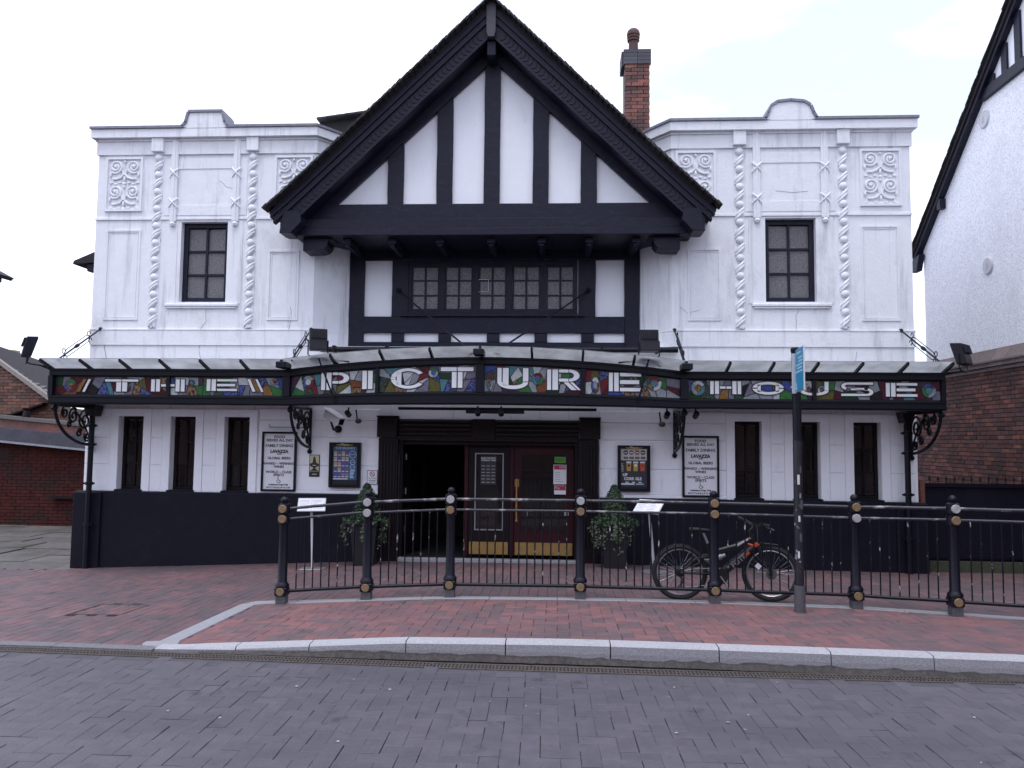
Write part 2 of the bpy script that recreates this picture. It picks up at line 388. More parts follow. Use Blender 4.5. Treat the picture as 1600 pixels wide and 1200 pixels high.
def ye(x): return lerp(x, [-3.5, -3.04, -2.1, -1.2, .25, 1.7, 3.2, 4.1, 4.7, 7], [8.70, 8.72, 8.78, 8.83, 8.84, 8.86, 8.74, 8.48, 8.28, 7.6])
isl = herring(-3.6, 9, 6.4, 9.2, .11, lambda x, y: x > -3.36 and yk(x)+.13 < y < ye(x)+.02, gz)
run = []
i = 0
x = -9.3
while x < 8.6:
    y = 6.4+(i % 2)*.11
    while y < 12.6:
        if (x < -3.46 or y > ye(x)) and y > yk(x)+.12 and not (x < -7.8 and y > 12.08) and not (x < -3.46 and y < 6.72) and not (-5.07 < x < -4.5 and 8.0 < y < 8.66):
            dx = (gz(x+.1, y)-gz(x-.1, y))/.2; dy = (gz(x, y+.1)-gz(x, y-.1))/.2
            run.append((x, y, gz(x, y)-.03+rng.gauss(0, .001), PI/2+rng.gauss(0, .005), dy+rng.gauss(0, .003), -dx+rng.gauss(0, .003)))
        y += .22
    x += .11; i += 1
bs = block(.2180, .1080, .03, .0028)
lay(pave, 'brick', isl, bs, rbrick, 200)
lay(pave, 'brick', run, bs, mat('darker_pavement_brick', (.150, .080, .084), .66, piece=.12, pcol=(.085, .072, .080), var=.18, scale=4, bump=.35, bscale=70, stain=[((.082, .062, .070), .44, .66, .7, (1, 1, 1)), ((.050, .042, .045), .60, .74, 2.2, (1, 1, 1))]), 100)  # darker brick colour for all paving outside the edged island
wbr = [o for o in pave.children if o.get('kind') != 'stuff'][-1].data
# recessed manhole tray
mb = MB(); frame(mb, -5.07, -4.50, 0, .6, 0, .02, .02)
mh = thing('manhole_cover', 'brick filled manhole tray with thin metal rim in the red paving', 'manhole cover', (-4.78, 8.33, gz(-4.78, 8.33)))
mb.v = [(x, 8.02+z, gz(x, 8.02+z)-y+.004) for x, y, z in mb.v]; mb.build('rim', gutter_dark, mh)
for q in range(5):
    for p in range(3):
        cx, cy = -5.0+.11*q+.005, 8.13+.2*p
        o = instance(wbr, 'brick', (cx, cy, gz(cx, cy)-.033), mh, (0, 0, PI/2), (.86, .93, 1))
# kerb
kerb = bpy.data.objects.new('kerb', None); S.collection.objects.link(kerb); kerb['kind'] = 'structure'; WO['kerb'] = Vector((0, 0, 0))
jx = [-3.40, -2.68, -2.05, -1.24, -.42, .43, 1.29, 2.15, 2.92, 3.72, 4.52, 5.3, 6.1, 6.9, 7.7, 8.5]
for a, b in zip(jx[:-1], jx[1:]):
    mb = MB(); n_ = 5; g_ = .005; secs = []
    wk = .14
    for i in range(n_+1):
        x = a+g_+(b-a-2*g_)*i/n_; y = yk(x); zt = gz(x, 6.5)+.006
        secs.append([(x, y, -.05), (x, y-.002, zt*.5), (x, y+.004, max(zt-.018, .0)), (x, y+.022, zt), (x, y+wk, zt+.002), (x, y+wk, -.05)])
    for i in range(n_):
        vs = secs[i]+secs[i+1]; mb.add(vs, [(k, k+1, 7+k, 6+k) for k in range(5)]+[(5, 0, 6, 11)])
    mb.add(secs[0], [(5, 4, 3, 2, 1, 0)]); mb.add(secs[-1], [(0, 1, 2, 3, 4, 5)])
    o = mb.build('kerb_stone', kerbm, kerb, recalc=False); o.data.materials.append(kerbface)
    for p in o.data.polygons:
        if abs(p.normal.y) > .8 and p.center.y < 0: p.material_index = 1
for a in [-3.4-.9*k for k in range(1, 8)]:
    mb = MB(); vs = []
    for x in (a+.004, a+.896): vs += [(x, yg(x)+.20, -.05), (x, yg(x)+.20, .002), (x, yg(x)+.33, .002), (x, yg(x)+.33, -.05)]
    mb.add(vs, [(0,1,5,4),(1,2,6,5),(2,3,7,6),(0,3,2,1),(4,5,6,7)]); mb.build('kerb_stone', mat('worn_kerb', (.15, .145, .155), .8, var=.3, scale=14, bump=.5), kerb)
# silt lying along the foot of the kerb
mb = MB(); n0 = 160; vs = []; sr_ = random.Random(2)
for k in range(n0+1):
    x = -3.0+11.4*k/n0; t_ = min(1, (x+3)/1.2); h_ = (.044+sr_.uniform(-.009, .012))*t_
    vs += [(x, yk(x)-.0045, h_), (x, yk(x)-.010, h_*.7), (x, yk(x)-.030-sr_.uniform(0, .012), -.003)]
mb.add(vs, [(3*k+j, 3*k+3+j, 3*k+4+j, 3*k+1+j) for k in range(n0) for j in (0, 1)])
mb.build('silt', mat('gutter_silt', (.062, .054, .052), .95, var=.4, scale=12, bump=.6), kerb, recalc=False)
# pale edging stones
edg = bpy.data.objects.new('edging', None); S.collection.objects.link(edg); edg['kind'] = 'structure'; WO['edging'] = Vector((0, 0, 0))
def edge_stone(poly):
    mb = MB(); n_ = len(poly)
    mb.add([(x, y, gz(x, y)-.04) for x, y in poly]+[(x, y, gz(x, y)+.006) for x, y in poly], [tuple(range(n_, 2*n_))]+[(i, (i+1) % n_, n_+(i+1) % n_, n_+i) for i in range(n_)])
    mb.build('edging_stone', edgem, edg, bevel=.003)
edge_stone([(-3.47+.16*math.cos(a)+.02, 6.86+.2*math.sin(a)) for a in [PI+PI*i/8 for i in range(5)]]+[(-3.2, 6.63), (-3.12, 6.70), (-3.28, 6.78), (-3.32, 6.9), (-3.49, 6.9)])
for k in range(2):
    a, b = 6.905+.87*k, 6.905+.87*(k+1)-.006
    edge_stone([(-3.5, a), (-3.33, a), (-3.33, b), (-3.5, b)])
edge_stone([(-3.5, 8.65), (-3.33, 8.65), (-3.22, 8.70), (-2.9, 8.655), (-2.9, 8.80), (-3.2, 8.88), (-3.4, 8.86)])
xs2 = [-2.89, -2.2, -1.5, -.75, 0, .75, 1.5, 2.25, 2.95, 3.6, 4.2, 4.75, 5.3, 5.9, 6.5, 7.1]
for a, b in zip(xs2[:-1], xs2[1:]):
    e = .003; mid = (a+b)/2
    edge_stone([(a+e, ye(a)-.085), (mid, ye(mid)-.085), (b-e, ye(b)-.085), (b-e, ye(b)+.09), (mid, ye(mid)+.09), (a+e, ye(a)+.09)])
# drain grating in the gutter
drain = thing('drain_channel', 'long rusty slotted drain channel running along the foot of the kerb', 'drain', (0, 6.3, 0))
gx = -7.0
while gx < 7:
    mb = MB(); a, b = gx+.003, gx+.497
    def gy(x): return yg(x)+.015
    wd = .145
    for o0, o1 in ((0, .022), (wd-.022, wd), (wd/2-.006, wd/2+.006)):
        mb.add([(a, gy(a)+o0, .0), (b, gy(b)+o0, .0), (b, gy(b)+o1, .0), (a, gy(a)+o1, .0)], [(0, 1, 2, 3)])
        mb.add([(a, gy(a)+o0, -.014), (b, gy(b)+o0, -.014), (b, gy(b)+o0, 0), (a, gy(a)+o0, 0)], [(0, 1, 2, 3)])
    for k in range(17):
        x = a+.004+k*(b-a-.02)/16.
        mb.add([(x, gy(x), -.002), (x+.013, gy(x), -.002), (x+.013, gy(x)+wd, -.002), (x, gy(x)+wd, -.002)], [(0, 1, 2, 3)])
    mb.build('grating', gratem, drain); gx += .5
# stone passage at the left
passage = bpy.data.objects.new('passage', None); S.collection.objects.link(passage); passage['kind'] = 'structure'; WO['passage'] = Vector((0, 0, 0))
y = 12.1
while y < 17.4:
    h_ = rng.uniform(.6, .9); x = -15+rng.uniform(0, .5)
    while x < -7.4:
        w_ = rng.uniform(.7, 1.3); x1 = min(x+w_, -7.1); zz = -.33+.01*(y-12)
        mb = MB(); e = .008; t_ = rng.gauss(0, .006)
        mb.prism([(x+e, y+e), (x1-e, y+e+rng.uniform(0, .02)), (x1-e, y+h_-e), (x+e, y+h_-e-rng.uniform(0, .02))], zz-.05, zz+t_, 'z')
        mb.build('paving_slab', slabm, passage, bevel=.006); x = x1
    y += h_

# ------------------------------------------------------------------ the pub
XC, XG = -1.10, -1.07
YW, YB = 12.40, 12.95                 # front wall plane, recessed timber bay plane
pub = thing('pub_building', 'white rendered building with black timbered gable between two parapet wings', 'building', (XC, YW, -.2))
def part(name, mb, m_, **k): return mb.build(name, m_, pub, **k)
WIN_U = (4.33, 5.11); LOWC = (4.715, 5.38, 6.25)
LOWX = {-1: [-6.91, -6.045, -5.155], 1: [2.93, 3.815, 4.725]}
for s in (-1, 1):
    a, b = sorted((XC+s*2.87, XC+s*6.57))
    hs = [tuple(sorted((XC+s*WIN_U[0], XC+s*WIN_U[1])))+(3.98, 5.31)]
    hs += [(c-.205, c+.205, .93, 2.11) for c in LOWX[s]]
    mb = holes(MB(), a, b, .5, 6.72, YW, YW+.28, hs)
    # splayed return towards the bay, and the outer side wall
    p = [(XC+s*2.87, YW), (XC+s*2.41, YB), (XC+s*2.41, 15), (XC+s*2.62, 15), (XC+s*2.62, YB+.1), (XC+s*2.87, YW+.28)]
    mb.prism(p, 3.26, 6.72, 'z')
    xo = XC+s*6.57; mb.box(min(xo, xo-s*.25), max(xo, xo-s*.25), YW+.28, 20, -.6, 6.72)
    mb.box(a+.25 if s < 0 else a, b if s < 0 else b-.25, YW+.28, 20, 6.2, 6.3)
    part('wall', mb, white)
    # corner face below the splay so nothing is open behind the canopy
    # frieze, ledge, base band
    def band(z0, z1, d, m_=white, name='moulding'):
        mb = MB(); p0 = [(XC+s*6.57+s*d*.6, YW), (XC+s*6.57+s*d*.6, YW-d), (XC+s*(2.87-.2*d), YW-d), (XC+s*(2.41-.77*d), YB), (XC+s*2.41, YB), (XC+s*2.87, YW)]
        mb.prism(p0, z0, z1, 'z'); return part(name, mb, m_)
    def capstrip(s):
        d = .16
        for ua, ub in ((6.57+d*.6, 4.715+.37), (4.715-.37, 2.87-.2*d)):
            xa, xb = sorted((XC+s*ua, XC+s*ub)); part('coping', MB().box(xa, xb, YW-d, YW+.3, 6.845, 6.885), lead)
        part('coping', MB().prism([(XC+s*(2.87-.2*d)-s*.002, YW-d), (XC+s*(2.41-.77*d), YB), (XC+s*2.41, YB), (XC+s*2.87, YW)], 6.845, 6.885, 'z'), lead)
    band(6.44, 6.66, .035); band(6.66, 6.70, .06); band(6.70, 6.84, .13); capstrip(s)
    band(5.345, 5.375, .022); band(3.27, 3.515, .02); band(3.515, 3.53, .028)
    # raised piece of the parapet
    cu, hw = 4.715, .30
    if s < 0:
        top = [(-.37, 6.86), (-.31, 6.93), (-.27, 7.10), (.27, 7.10), (.31, 6.93), (.37, 6.86)]
    else:
        top = [(-.38, 6.86), (-.33, 6.95), (-.29, 7.06), (-.2, 7.12), (0, 7.14), (.2, 7.12), (.29, 7.06), (.33, 6.95), (.38, 6.86)]
    cx = XC+s*cu
    mb = MB().prism([(cx+u, z) for u, z in top]+[(cx+.3, 6.842), (cx-.3, 6.842)], YW-.135, YW+.25); part('parapet_crest', mb, white)
    mb = MB(); tp = [(cx+u*1.0, z) for u, z in top]
    for q in range(len(tp)-1):
        (x0, z0), (x1, z1) = tp[q], tp[q+1]; d = Vector((x1-x0, 0, z1-z0)); nn = Vector((-d.z, 0, d.x)).normalized()*.02
        c = Vector(((x0+x1)/2, YW+.05, (z0+z1)/2))+nn*1.05; mb.obox(c, d*.53, (0, .21, 0), nn)
    part('coping', mb, lead)
    # window
    x0, x1 = hs[0][:2]; mb = MB(); frame(mb, x0+.002, x1-.002, 3.982, 5.308, YW+.10, YW+.20, .075)
    wn = part('window', mb, black, bevel=.004)
    mb = MB(); xm = (x0+x1)/2; mb.box(xm-.018, xm+.018, YW+.115, YW+.175, 4.057, 5.233)
    for k in (1, 2):
        z = 4.057+1.176*k/3; mb.box(x0+.077, xm-.019, YW+.118, YW+.172, z-.016, z+.016); mb.box(xm+.019, x1-.077, YW+.118, YW+.172, z-.016, z+.016)
    mb.build('glazing_bar', black, wn)
    for i in range(2):
        for k in range(3):
            xa = (x0+.077, xm+.018)[i]; xb = (xm-.018, x1-.077)[i]; za = 4.057+1.176*k/3+.014; zb = 4.057+1.176*(k+1)/3-.014
            t_ = rng.gauss(0, .003); MB().add([(xa, YW+.145+t_, za), (xb, YW+.145-t_, za), (xb, YW+.147-t_, zb), (xa, YW+.147+t_, zb)], [(0, 1, 2, 3)]).build('pane', glasso, wn, recalc=False)
    MB().box(x0-.22, x1+.22, YW-.05, YW, 3.905, 3.945).box(x0-.19, x1+.19, YW-.035, YW, 3.87, 3.902).build('sill', white, wn, bevel=.006)
    mb = MB()
    frame(mb, x0-.30, x1+.30, 5.42, 6.36, YW-.012, YW, .16); part('moulding', mb, white, bevel=.004)
    for e in (-1, 1):          # architrave strips beside the window
        xx = (x0-.16, x1+.16)[e > 0]; part('moulding', MB().box(xx-.10, xx+.10, YW-.010, YW, 3.95, 5.33), white, bevel=.003)
    # plain lower panels with raised rims
    for ua, ub, z0, z1 in ((5.79, 6.37, 3.68, 5.18), (3.12, 3.63, 3.68, 4.83)):
        xa, xb = sorted((XC+s*ua, XC+s*ub)); mb = MB(); frame(mb, xa, xb, z0, z1, YW-.016, YW, .03); frame(mb, xa+.045, xb-.045, z0+.045, z1-.045, YW-.008, YW, .012)
        part('panel', mb, white, bevel=.003)
    # scroll panels
    for cu in (6.11, 3.25):
        xc = XC+s*cu; z0, z1, hw_ = 5.49, 6.40, .315
        mb = MB(); frame(mb, xc-hw_, xc+hw_, z0, z1, YW-.035, YW, .034)
        pn = part('scroll_panel', mb, relief, bevel=.005)
        mb = MB(); yy = YW-.012
        for hz in (6.16, 5.735):
            for e in (-1, 1):
                pts = []
                for q in range(30):
                    a_ = q/29*3.6*PI; rr = .025+.088*q/29; pts.append((xc+e*(.150+rr*math.cos(a_+.3)), yy, hz+.085-rr*math.sin(a_+.3)*-1))
                ex, ez = pts[-1][0], pts[-1][2]
                tail = [(xc+e*.03, yy, hz+.02), (xc+e*.015, yy, hz-.05), (xc+e*.06, yy, hz-.10), (xc+e*.14, yy, hz-.125), (xc+e*.2, yy, hz-.12)]
                mb.tube(pts, .021, 6); mb.ball((xc+e*.150, yy, hz+.085), .030, 8)
                mb.tube([(ex, yy, ez)]+tail if (ex-xc)*e < .15 else tail, .022, 6)
                for q in range(3): mb.ball((xc+e*(.08+.07*q), yy, hz-.185-.02*(q % 2)), .028, 7, (1.1, .5, .7))
                mb.ball((xc+e*.235, yy, hz-.05), .03, 7, (.6, .5, 1.5))
            mb.ball((xc, yy, hz+.17), .025, 7); mb.ball((xc, yy, hz-.12), .035, 7, (.7, .5, 1.5)); mb.ball((xc, yy, hz-.20), .03, 7, (1, .5, 1))
        mb.build('scroll', relief, pn, smooth=True)
    # frieze blocks and twisted columns
    for cu in (5.53, 3.93):
        xc = XC+s*cu
        part('frieze_block', MB().box(xc-.10, xc+.10, YW-.10, YW, 6.47, 6.74), white, bevel=.006)
        co = part('twisted_column', MB().box(xc-.075, xc+.075, YW-.012, YW, 3.54, 6.46), relief)
        zt, zb_ = 6.42, 3.66; pitch = .285; n_ = int((zt-zb_)/pitch)
        for q in range(n_+1):
            mb = MB()
            for off in (-.026, .026):
                zc = zt-.185-q*pitch+off
                mb.tube([(xc-.07+.14*k/6, YW-.012-.030*math.sin(PI*k/6), zc-.075+.15*k/6) for k in range(7)], [.012, .024, .028, .028, .028, .024, .012], 6)
            mb.build('ribbon', relief, co, smooth=True)
        bead = MB().ball((0, 0, 0), .066, 12, (.95, .65, .95)).build('bead', relief, None, smooth=True)
        me = bead.data; bpy.data.objects.remove(bead)
        for q in range(n_+1):
            instance(me, 'bead', (xc, YW-.028, zt-.10-q*pitch), co)
        mb = MB()
        for q in range(16): mb.ball((xc+rng.uniform(-.045, .045), YW-.03, 3.56+rng.uniform(0, .12)), .022, 6)
        mb.build('grape_cluster', relief, co, smooth=True)
    # reeded staffs with crossed ribbons
    for cu in (4.20, 5.25):
        xc = XC+s*cu; mb = MB()
        for e in (-1, 0, 1): mb.tube([(xc+e*.035, YW-.03-.015*(e == 0), 5.31), (xc+e*.035, YW-.03-.015*(e == 0), 6.70)], .024, 8)
        mb.ball((xc, YW-.03, 5.27), .05, 8)
        st = part('reeded_staff', mb, relief, smooth=True)
        for zc in (5.62, 6.12):
            mb = MB()
            for e in (-1, 1): mb.tube([(xc-e*.075+e*.15*k/6, YW-.035-.035*math.sin(PI*k/6), zc-.08+.16*k/6) for k in range(7)], .014, 6)
            mb.build('ribbon', relief, st, smooth=True)
    # ground floor: raised window surrounds, jointed piers
    for c in LOWX[s]:
        mb = holes(MB(), c-.335, c+.335, .905, 2.23, YW-.02, YW, [(c-.207, c+.207, .93, 2.11)]); part('moulding', mb, whitelow, bevel=.004)
        mb = MB(); frame(mb, c-.203, c+.203, .932, 2.108, YW+.13, YW+.2, .05)
        wn = part('window', mb, wood, bevel=.004)
        mb = MB(); mb.box(c-.016, c+.016, YW+.14, YW+.185, .985, 2.055)
        for k in (1, 2):
            z = .983+1.074*k/3; mb.box(c-.152, c-.017, YW+.142, YW+.183, z-.014, z+.014); mb.box(c+.017, c+.152, YW+.142, YW+.183, z-.014, z+.014)
        mb.build('glazing_bar', wood, wn)
        for i in range(2):
            for k in range(3):
                xa = (c-.153, c+.014)[i]; xb = (c-.014, c+.153)[i]; za = .983+1.074*k/3+.012; zb = .983+1.074*(k+1)/3-.012
                t_ = rng.gauss(0, .004); MB().add([(xa, YW+.16+t_, za), (xb, YW+.16-t_, za), (xb, YW+.162-t_, zb), (xa, YW+.162+t_, zb)], [(0, 1, 2, 3)]).build('pane', glassd, wn, recalc=False)
        MB().box(c-.225, c+.225, YW-.05, YW+.14, .90, .931).build('sill', plinthm, wn, bevel=.004)
    ed = sorted([XC+s*6.57]+[c+q for c in LOWX[s] for q in (-.335, .335)]+[XC+s*3.70])
    for xa, xb in zip(ed[0::2], ed[1::2]):
        for za, zb in ((.905, 1.325), (1.335, 1.755), (1.765, 2.23)):
            part('rusticated_block', MB().box(xa+.006, xb-.006, YW-.012, YW, za, zb), whitelow, bevel=.004)
    # plinth
    xa, xb = sorted((XC+s*6.66, XC+s*1.74))
    part('plinth', MB().box(xa, xb, YW-.085, YW, -.6, .90), plinthm, bevel=.012)
    part('plinth', MB().box(min(XC+s*6.66, XC+s*6.20), max(XC+s*6.66, XC+s*6.20), YW-.125, YW-.086, -.6, .885), plinthm, bevel=.01)
    # courses of the wall either side of the door
    xa, xb = sorted((XC+s*3.69, XC+s*1.735))
    for za, zb in ((.96, 1.34), (1.352, 1.79), (1.802, 2.06), (2.07, 2.25)):
        part('rusticated_block', MB().box(xa+.01, xb, YW-.014, YW, za, zb), whitelow, bevel=.005)
    part('moulding', MB().box(xa+.01, xb, YW-.03, YW, .905, .955), whitelow, bevel=.008)
# central lower wall with the entrance opening, roof of the recess, side and back walls
mb = holes(MB(), XC-2.87, XC+2.87, -.6, 3.26, YW, YW+.28, [(XC-1.42, XC+1.42, -.61, 1.77)])
mb.box(XC-2.87, XC+2.87, YW+.28, 15, 3.16, 3.26)
part('wall', mb, whitelow)
part('wall', MB().box(XC-6.3, XC+6.3, 19.8, 20, -.6, 6.72).box(XC-2.6, XC+2.6, YB+.12, 13.2, 3.26, 5.3), white)
# brick rear range that shows past the left end
mb = MB().box(-7.78, -7.675, 12.78, 20, -.6, 4.85); part('wall', mb, brick)
mb = MB().prism([(-8.62, 4.82), (-8.60, 4.88), (-7.7, 5.26), (-7.7, 5.16), (-7.79, 5.1), (-7.79, 4.88)], 13.3, 20); part('eave', mb, rooft)
part('eave', MB().box(-8.38, -7.79, 13.35, 13.5, 4.70, 4.878), black)
# timber bay -------------------------------------------------------
mb = MB().box(XC-2.41, XC+2.41, YB+.02, YB+.1, 3.26, 5.2); part('wall', mb, whiter)
def timber(x0, x1, z0, z1, y0=YB-.03, y1=YB+.02, name='beam', bv=.006, jit=.004):
    mb = MB(); n_ = 6; lng = (x1-x0) > (z1-z0); pts = []
    for k in range(n_+1):
        t_ = k/n_; j1, j2 = rng.uniform(-jit, jit), rng.uniform(-jit, jit)
        if lng: x = x0+(x1-x0)*t_; pts.append([(x, y0, z0+j1), (x, y0, z1+j2), (x, y1, z1+j2), (x, y1, z0+j1)])
        else: z = z0+(z1-z0)*t_; pts.append([(x0+j1, y0, z), (x1+j2, y0, z), (x1+j2, y1, z), (x0+j1, y1, z)])
    for k in range(n_): mb.add(pts[k]+pts[k+1], [(i, (i+1) % 4, 4+(i+1) % 4, 4+i) for i in range(4)])
    mb.add(pts[0], [(3, 2, 1, 0)]); mb.add(pts[-1], [(0, 1, 2, 3)])
    return part(name, mb, black, bevel=bv)
for s in (-1, 1):
    c = XC+s*2.295; timber(c-.125, c+.125, 3.30, 5.0, YB-.045, name='post')
    c = XC+s*1.56; timber(c-.14, c+.14, 3.82, 4.80, YB-.035, name='post')
timber(XC-2.17, XC+2.17, 3.545, 3.82, YB-.055)
timber(XC-2.17, XC+2.17, 3.28, 3.395, YB-.06)
timber(XC-2.17, XC+2.17, 4.775, 5.0, YB-.05)
for u in (-1.60, -.81, .0, .79, 1.56): timber(XC+u-.105+.01, XC+u+.105+.01, 3.396, 3.544, YB-.035, name='stud', jit=.003)
# leaded window of five lights
x0, x1, z0, z1 = XC-1.42, XC+1.40, 3.84, 4.775
mb = MB(); nl = 5; fw = .06; xs3 = [x0+(x1-x0)*k/nl for k in range(nl+1)]
holes(mb, x0, x1, z0, z1, YB-.02, YB+.02, [(xs3[k]+.045, xs3[k+1]-.045, z0+.09, z1-.09) for k in range(nl)])
wn = part('window', mb, black, bevel=.004)
MB().box(x0-.12, x1+.12, YB-.11, YB-.056, z0-.02, z0+.02).build('sill', black, wn, bevel=.005)
mb = MB()
for k in range(nl):
    a, b = xs3[k]+.045, xs3[k+1]-.045; xm = (a+b)/2; za, zb = z0+.09, z1-.09
    sash = MB(); frame(sash, a+.004, b-.004, za+.003, zb-.003, YB-.008, YB+.014, .026); sash.build('sash', black, wn)
    mb.box(xm-.017, xm+.017, YB-.004, YB+.012, za+.03, zb-.03)
    for q in (1, 2):
        z = za+(zb-za)*q/3; mb.box(a+.031, xm-.018, YB-.003, YB+.011, z-.014, z+.014); mb.box(xm+.018, b-.031, YB-.003, YB+.011, z-.014, z+.014)
    for i in range(2):
        for q in range(3):
            xa = (a+.03, xm+.015)[i]; xb = (xm-.015, b-.03)[i]; zc = za+(zb-za)*q/3+.012; zd = za+(zb-za)*(q+1)/3-.012
            t_ = rng.gauss(0, .002)
            MB().add([(xa, YB+.006+t_, zc), (xb, YB+.006-t_, zc), (xb, YB+.006-t_, zd), (xa, YB+.006+t_, zd)], [(0, 1, 2, 3)]).build('pane', glasso, wn, recalc=False)
mb.build('glazing_bar', black, wn)
mb = MB(); frame(mb, XC-.275, XC-.075, 4.24, 4.455, YB-.016, YB-.009, .008); mb.build('vent', steel, wn)
# gable -------------------------------------------------------------
YG = 12.12; YV = 11.70; SL = .962
ZA = 8.585
def zo(u, off=0): return ZA-off-SL*abs(u)        # underside line of the verge, off = vertical drop
mb = MB().prism([(XG-3.15, 5.2), (XG+3.15, 5.2), (XG, 8.16)], YG+.03, YG+.1); part('gable_panel', mb, whiter)
for u, ztop in ((-1.53, 6.6), (-.75, 7.3), (0, 8.0), (.77, 7.3), (1.52, 6.6)): timber(XG+u-.125, XG+u+.125, 5.475, ztop, YG-.035, YG+.03, 'stud')
for s in (-1, 1):
    def board(name, o0, o1, y0, y1, u0=0.0, u1=3.42, m_=black, foot=None):
        mb = MB(); P0, P1 = [], []
        n_ = 14
        for k in range(n_+1):
            u = u0+(u1-u0)*k/n_; fl = .03*max(0, (u-2.9)/.5)**2
            P0.append((XG+s*u, zo(u, o0)+fl)); P1.append((XG+s*u, zo(u, o1)+fl))
        for k in range(n_):
            q = [P0[k], P0[k+1], P1[k+1], P1[k]]
            mb.add([(x, y0, z) for x, z in q]+[(x, y1, z) for x, z in q], [(0, 1, 2, 3), (7, 6, 5, 4), (0, 4, 5, 1), (2, 6, 7, 3)]+([(0, 3, 7, 4)] if k == 0 else [])+([(1, 5, 6, 2)] if k == n_-1 else []))
        return part(name, mb, m_)
    rf = board('roof', .03, .12, YV-.02, 20, u1=3.40, m_=rooft)
    tb = MB().box(-.05, .05, -.12, .13, -.011, .011).build('roof_tile', rooft, None); me = tb.data; bpy.data.objects.remove(tb)
    dv = Vector((s*1, 0, -SL)).normalized()
    k = 0; u = .03
    while u < 3.39:
        fl = .03*max(0, (u-2.9)/.5)**2
        for lay_, (oo, yy) in enumerate(((.045, YV-.06), (.025, YV-.045))):
            uu = u+(.035 if lay_ else 0)
            instance(me, 'roof_tile', (XG+s*uu, yy+rng.uniform(-.012, .012), zo(uu, oo)+fl+rng.uniform(-.003, .004)), rf, (0, -s*(-1)*math.atan(SL)+(.10*s), 0))
        u += .078
    board('bargeboard', .09, .20, YV-.035, YV+.10, u1=3.38)
    board('bargeboard', .20, .31, YV-.005, YV+.12, u1=3.34)
    bb = board('bargeboard', .31, .52, YV+.03, YV+.13, u1=3.24)
    board('bargeboard', .52, .575, YV+.005, YV+.14, u1=3.16)
    board('soffit', .42, .56, YV+.14, YG+.03, u1=3.05)
    # carved scallops
    mb = MB(); u = .16
    while u < 3.15:
        fl = .03*max(0, (u-2.9)/.5)**2
        c = Vector((XG+s*u, YV+.028, zo(u, .42)+fl)); nn = Vector((s*SL, 0, 1)).normalized()
        pts = [c+nn*(.066*math.cos(t_))+dv*(.060*math.sin(t_)) for t_ in [PI*q/8 for q in range(9)]]
        mb.tube(pts, .010, 5); u += .060
    mb.build('carving', black, bb, smooth=True, kind='stuff')
    # rafter against the gable face
    mb = MB(); q = []
    for u in (0.0, 3.0): q.append((XG+s*u, ZA-.42-SL*u)); 
    q2 = [(XG+s*2.98, 7.80-.94*2.98), (XG, 7.80)]
    mb.prism([q[0], q[1], q2[0], q2[1]], YG-.06, YG+.03); part('rafter', mb, black, bevel=.006)
    # boxed foot of the bargeboard
    mb = MB().prism([(XG+s*3.22, 5.06), (XG+s*3.24, 4.93), (XG+s*3.06, 4.93), (XG+s*2.90, 5.10), (XG+s*2.93, 5.28), (XG+s*3.18, 5.28)], YV-.01, YG-.1); part('bargeboard', mb, black, bevel=.006)
    mb = MB().prism([(XG+s*3.24, 5.24), (XG+s*3.40, 5.26), (XG+s*3.36, 5.34), (XG+s*3.20, 5.34)], YV-.02, 20); part('fascia_board', mb, black)
    # curved bracket
    xb = XC+s*2.95; xa = XC+s*2.52
    pl = [(xb, 4.945), (xb, 4.735), (xb-s*.26, 4.735), (xb-s*.34, 4.76), (xb-s*.39, 4.82), (xb-s*.40, 4.90), (xb-s*.47, 4.93), (xb-s*.47, 4.945)]
    part('bracket', MB().prism(pl, YV+.35, YW+.0), black, bevel=.006)
mb = MB().prism([(XG-.085, ZA-.02), (XG+.085, ZA-.02), (XG+.075, ZA-.55), (XG+.05, ZA-.63), (XG-.05, ZA-.63), (XG-.075, ZA-.55)], YV-.07, YV+.04); part('finial_board', mb, mat('lead_grey_paint', (.035, .035, .045), .5, var=.3, bump=.2), bevel=.01)
part('pendant', MB().box(XG-.07, XG+.07, YV+.05, YG-.06, 7.72, 7.95), black, bevel=.01)
timber(XG-2.92, XG+2.92, 5.225, 5.474, YG-.07, YG+.03, 'tie_beam')
timber(XG-3.12, XG+3.12, 5.06, 5.222, YG-.16, YG+.03, 'tie_beam', jit=.006)
timber(XG-3.24, XG+3.24, 4.945, 5.058, YG-.20, YG+.03, 'tie_beam')
part('soffit', MB().box(XG-3.1, XG+3.1, YG+.031, YB+.3, 4.95, 5.05), black)
for u in (-2.26, -1.54, -.78, .03, .82, 1.56, 2.29):
    part('joist', MB().box(XC+u-.065, XC+u+.065, YG-.03, YB-.05, 4.855, 4.944).box(XC+u-.04, XC+u+.04, YG+.0, YB-.05, 4.815, 4.854), black, bevel=.008)
# annexe roof peeping over the left parapet
mb = MB().prism([(-4.36, 7.36), (-4.32, 7.46), (-3.3, 7.60), (-2.2, 7.64), (-2.2, 7.25), (-4.05, 7.25)], 13.6, 16.5); part('roof', mb, rooft)
part('fascia_board', MB().box(-4.08, -2.6, 13.7, 13.8, 6.85, 7.25), black)
for q in range(9): part('roof_tile', MB().obox((-4.26+.17*q, 13.55, 7.485+.0225*q), (.082, 0, .009), (0, .1, 0), (0, 0, .018)), rooft)
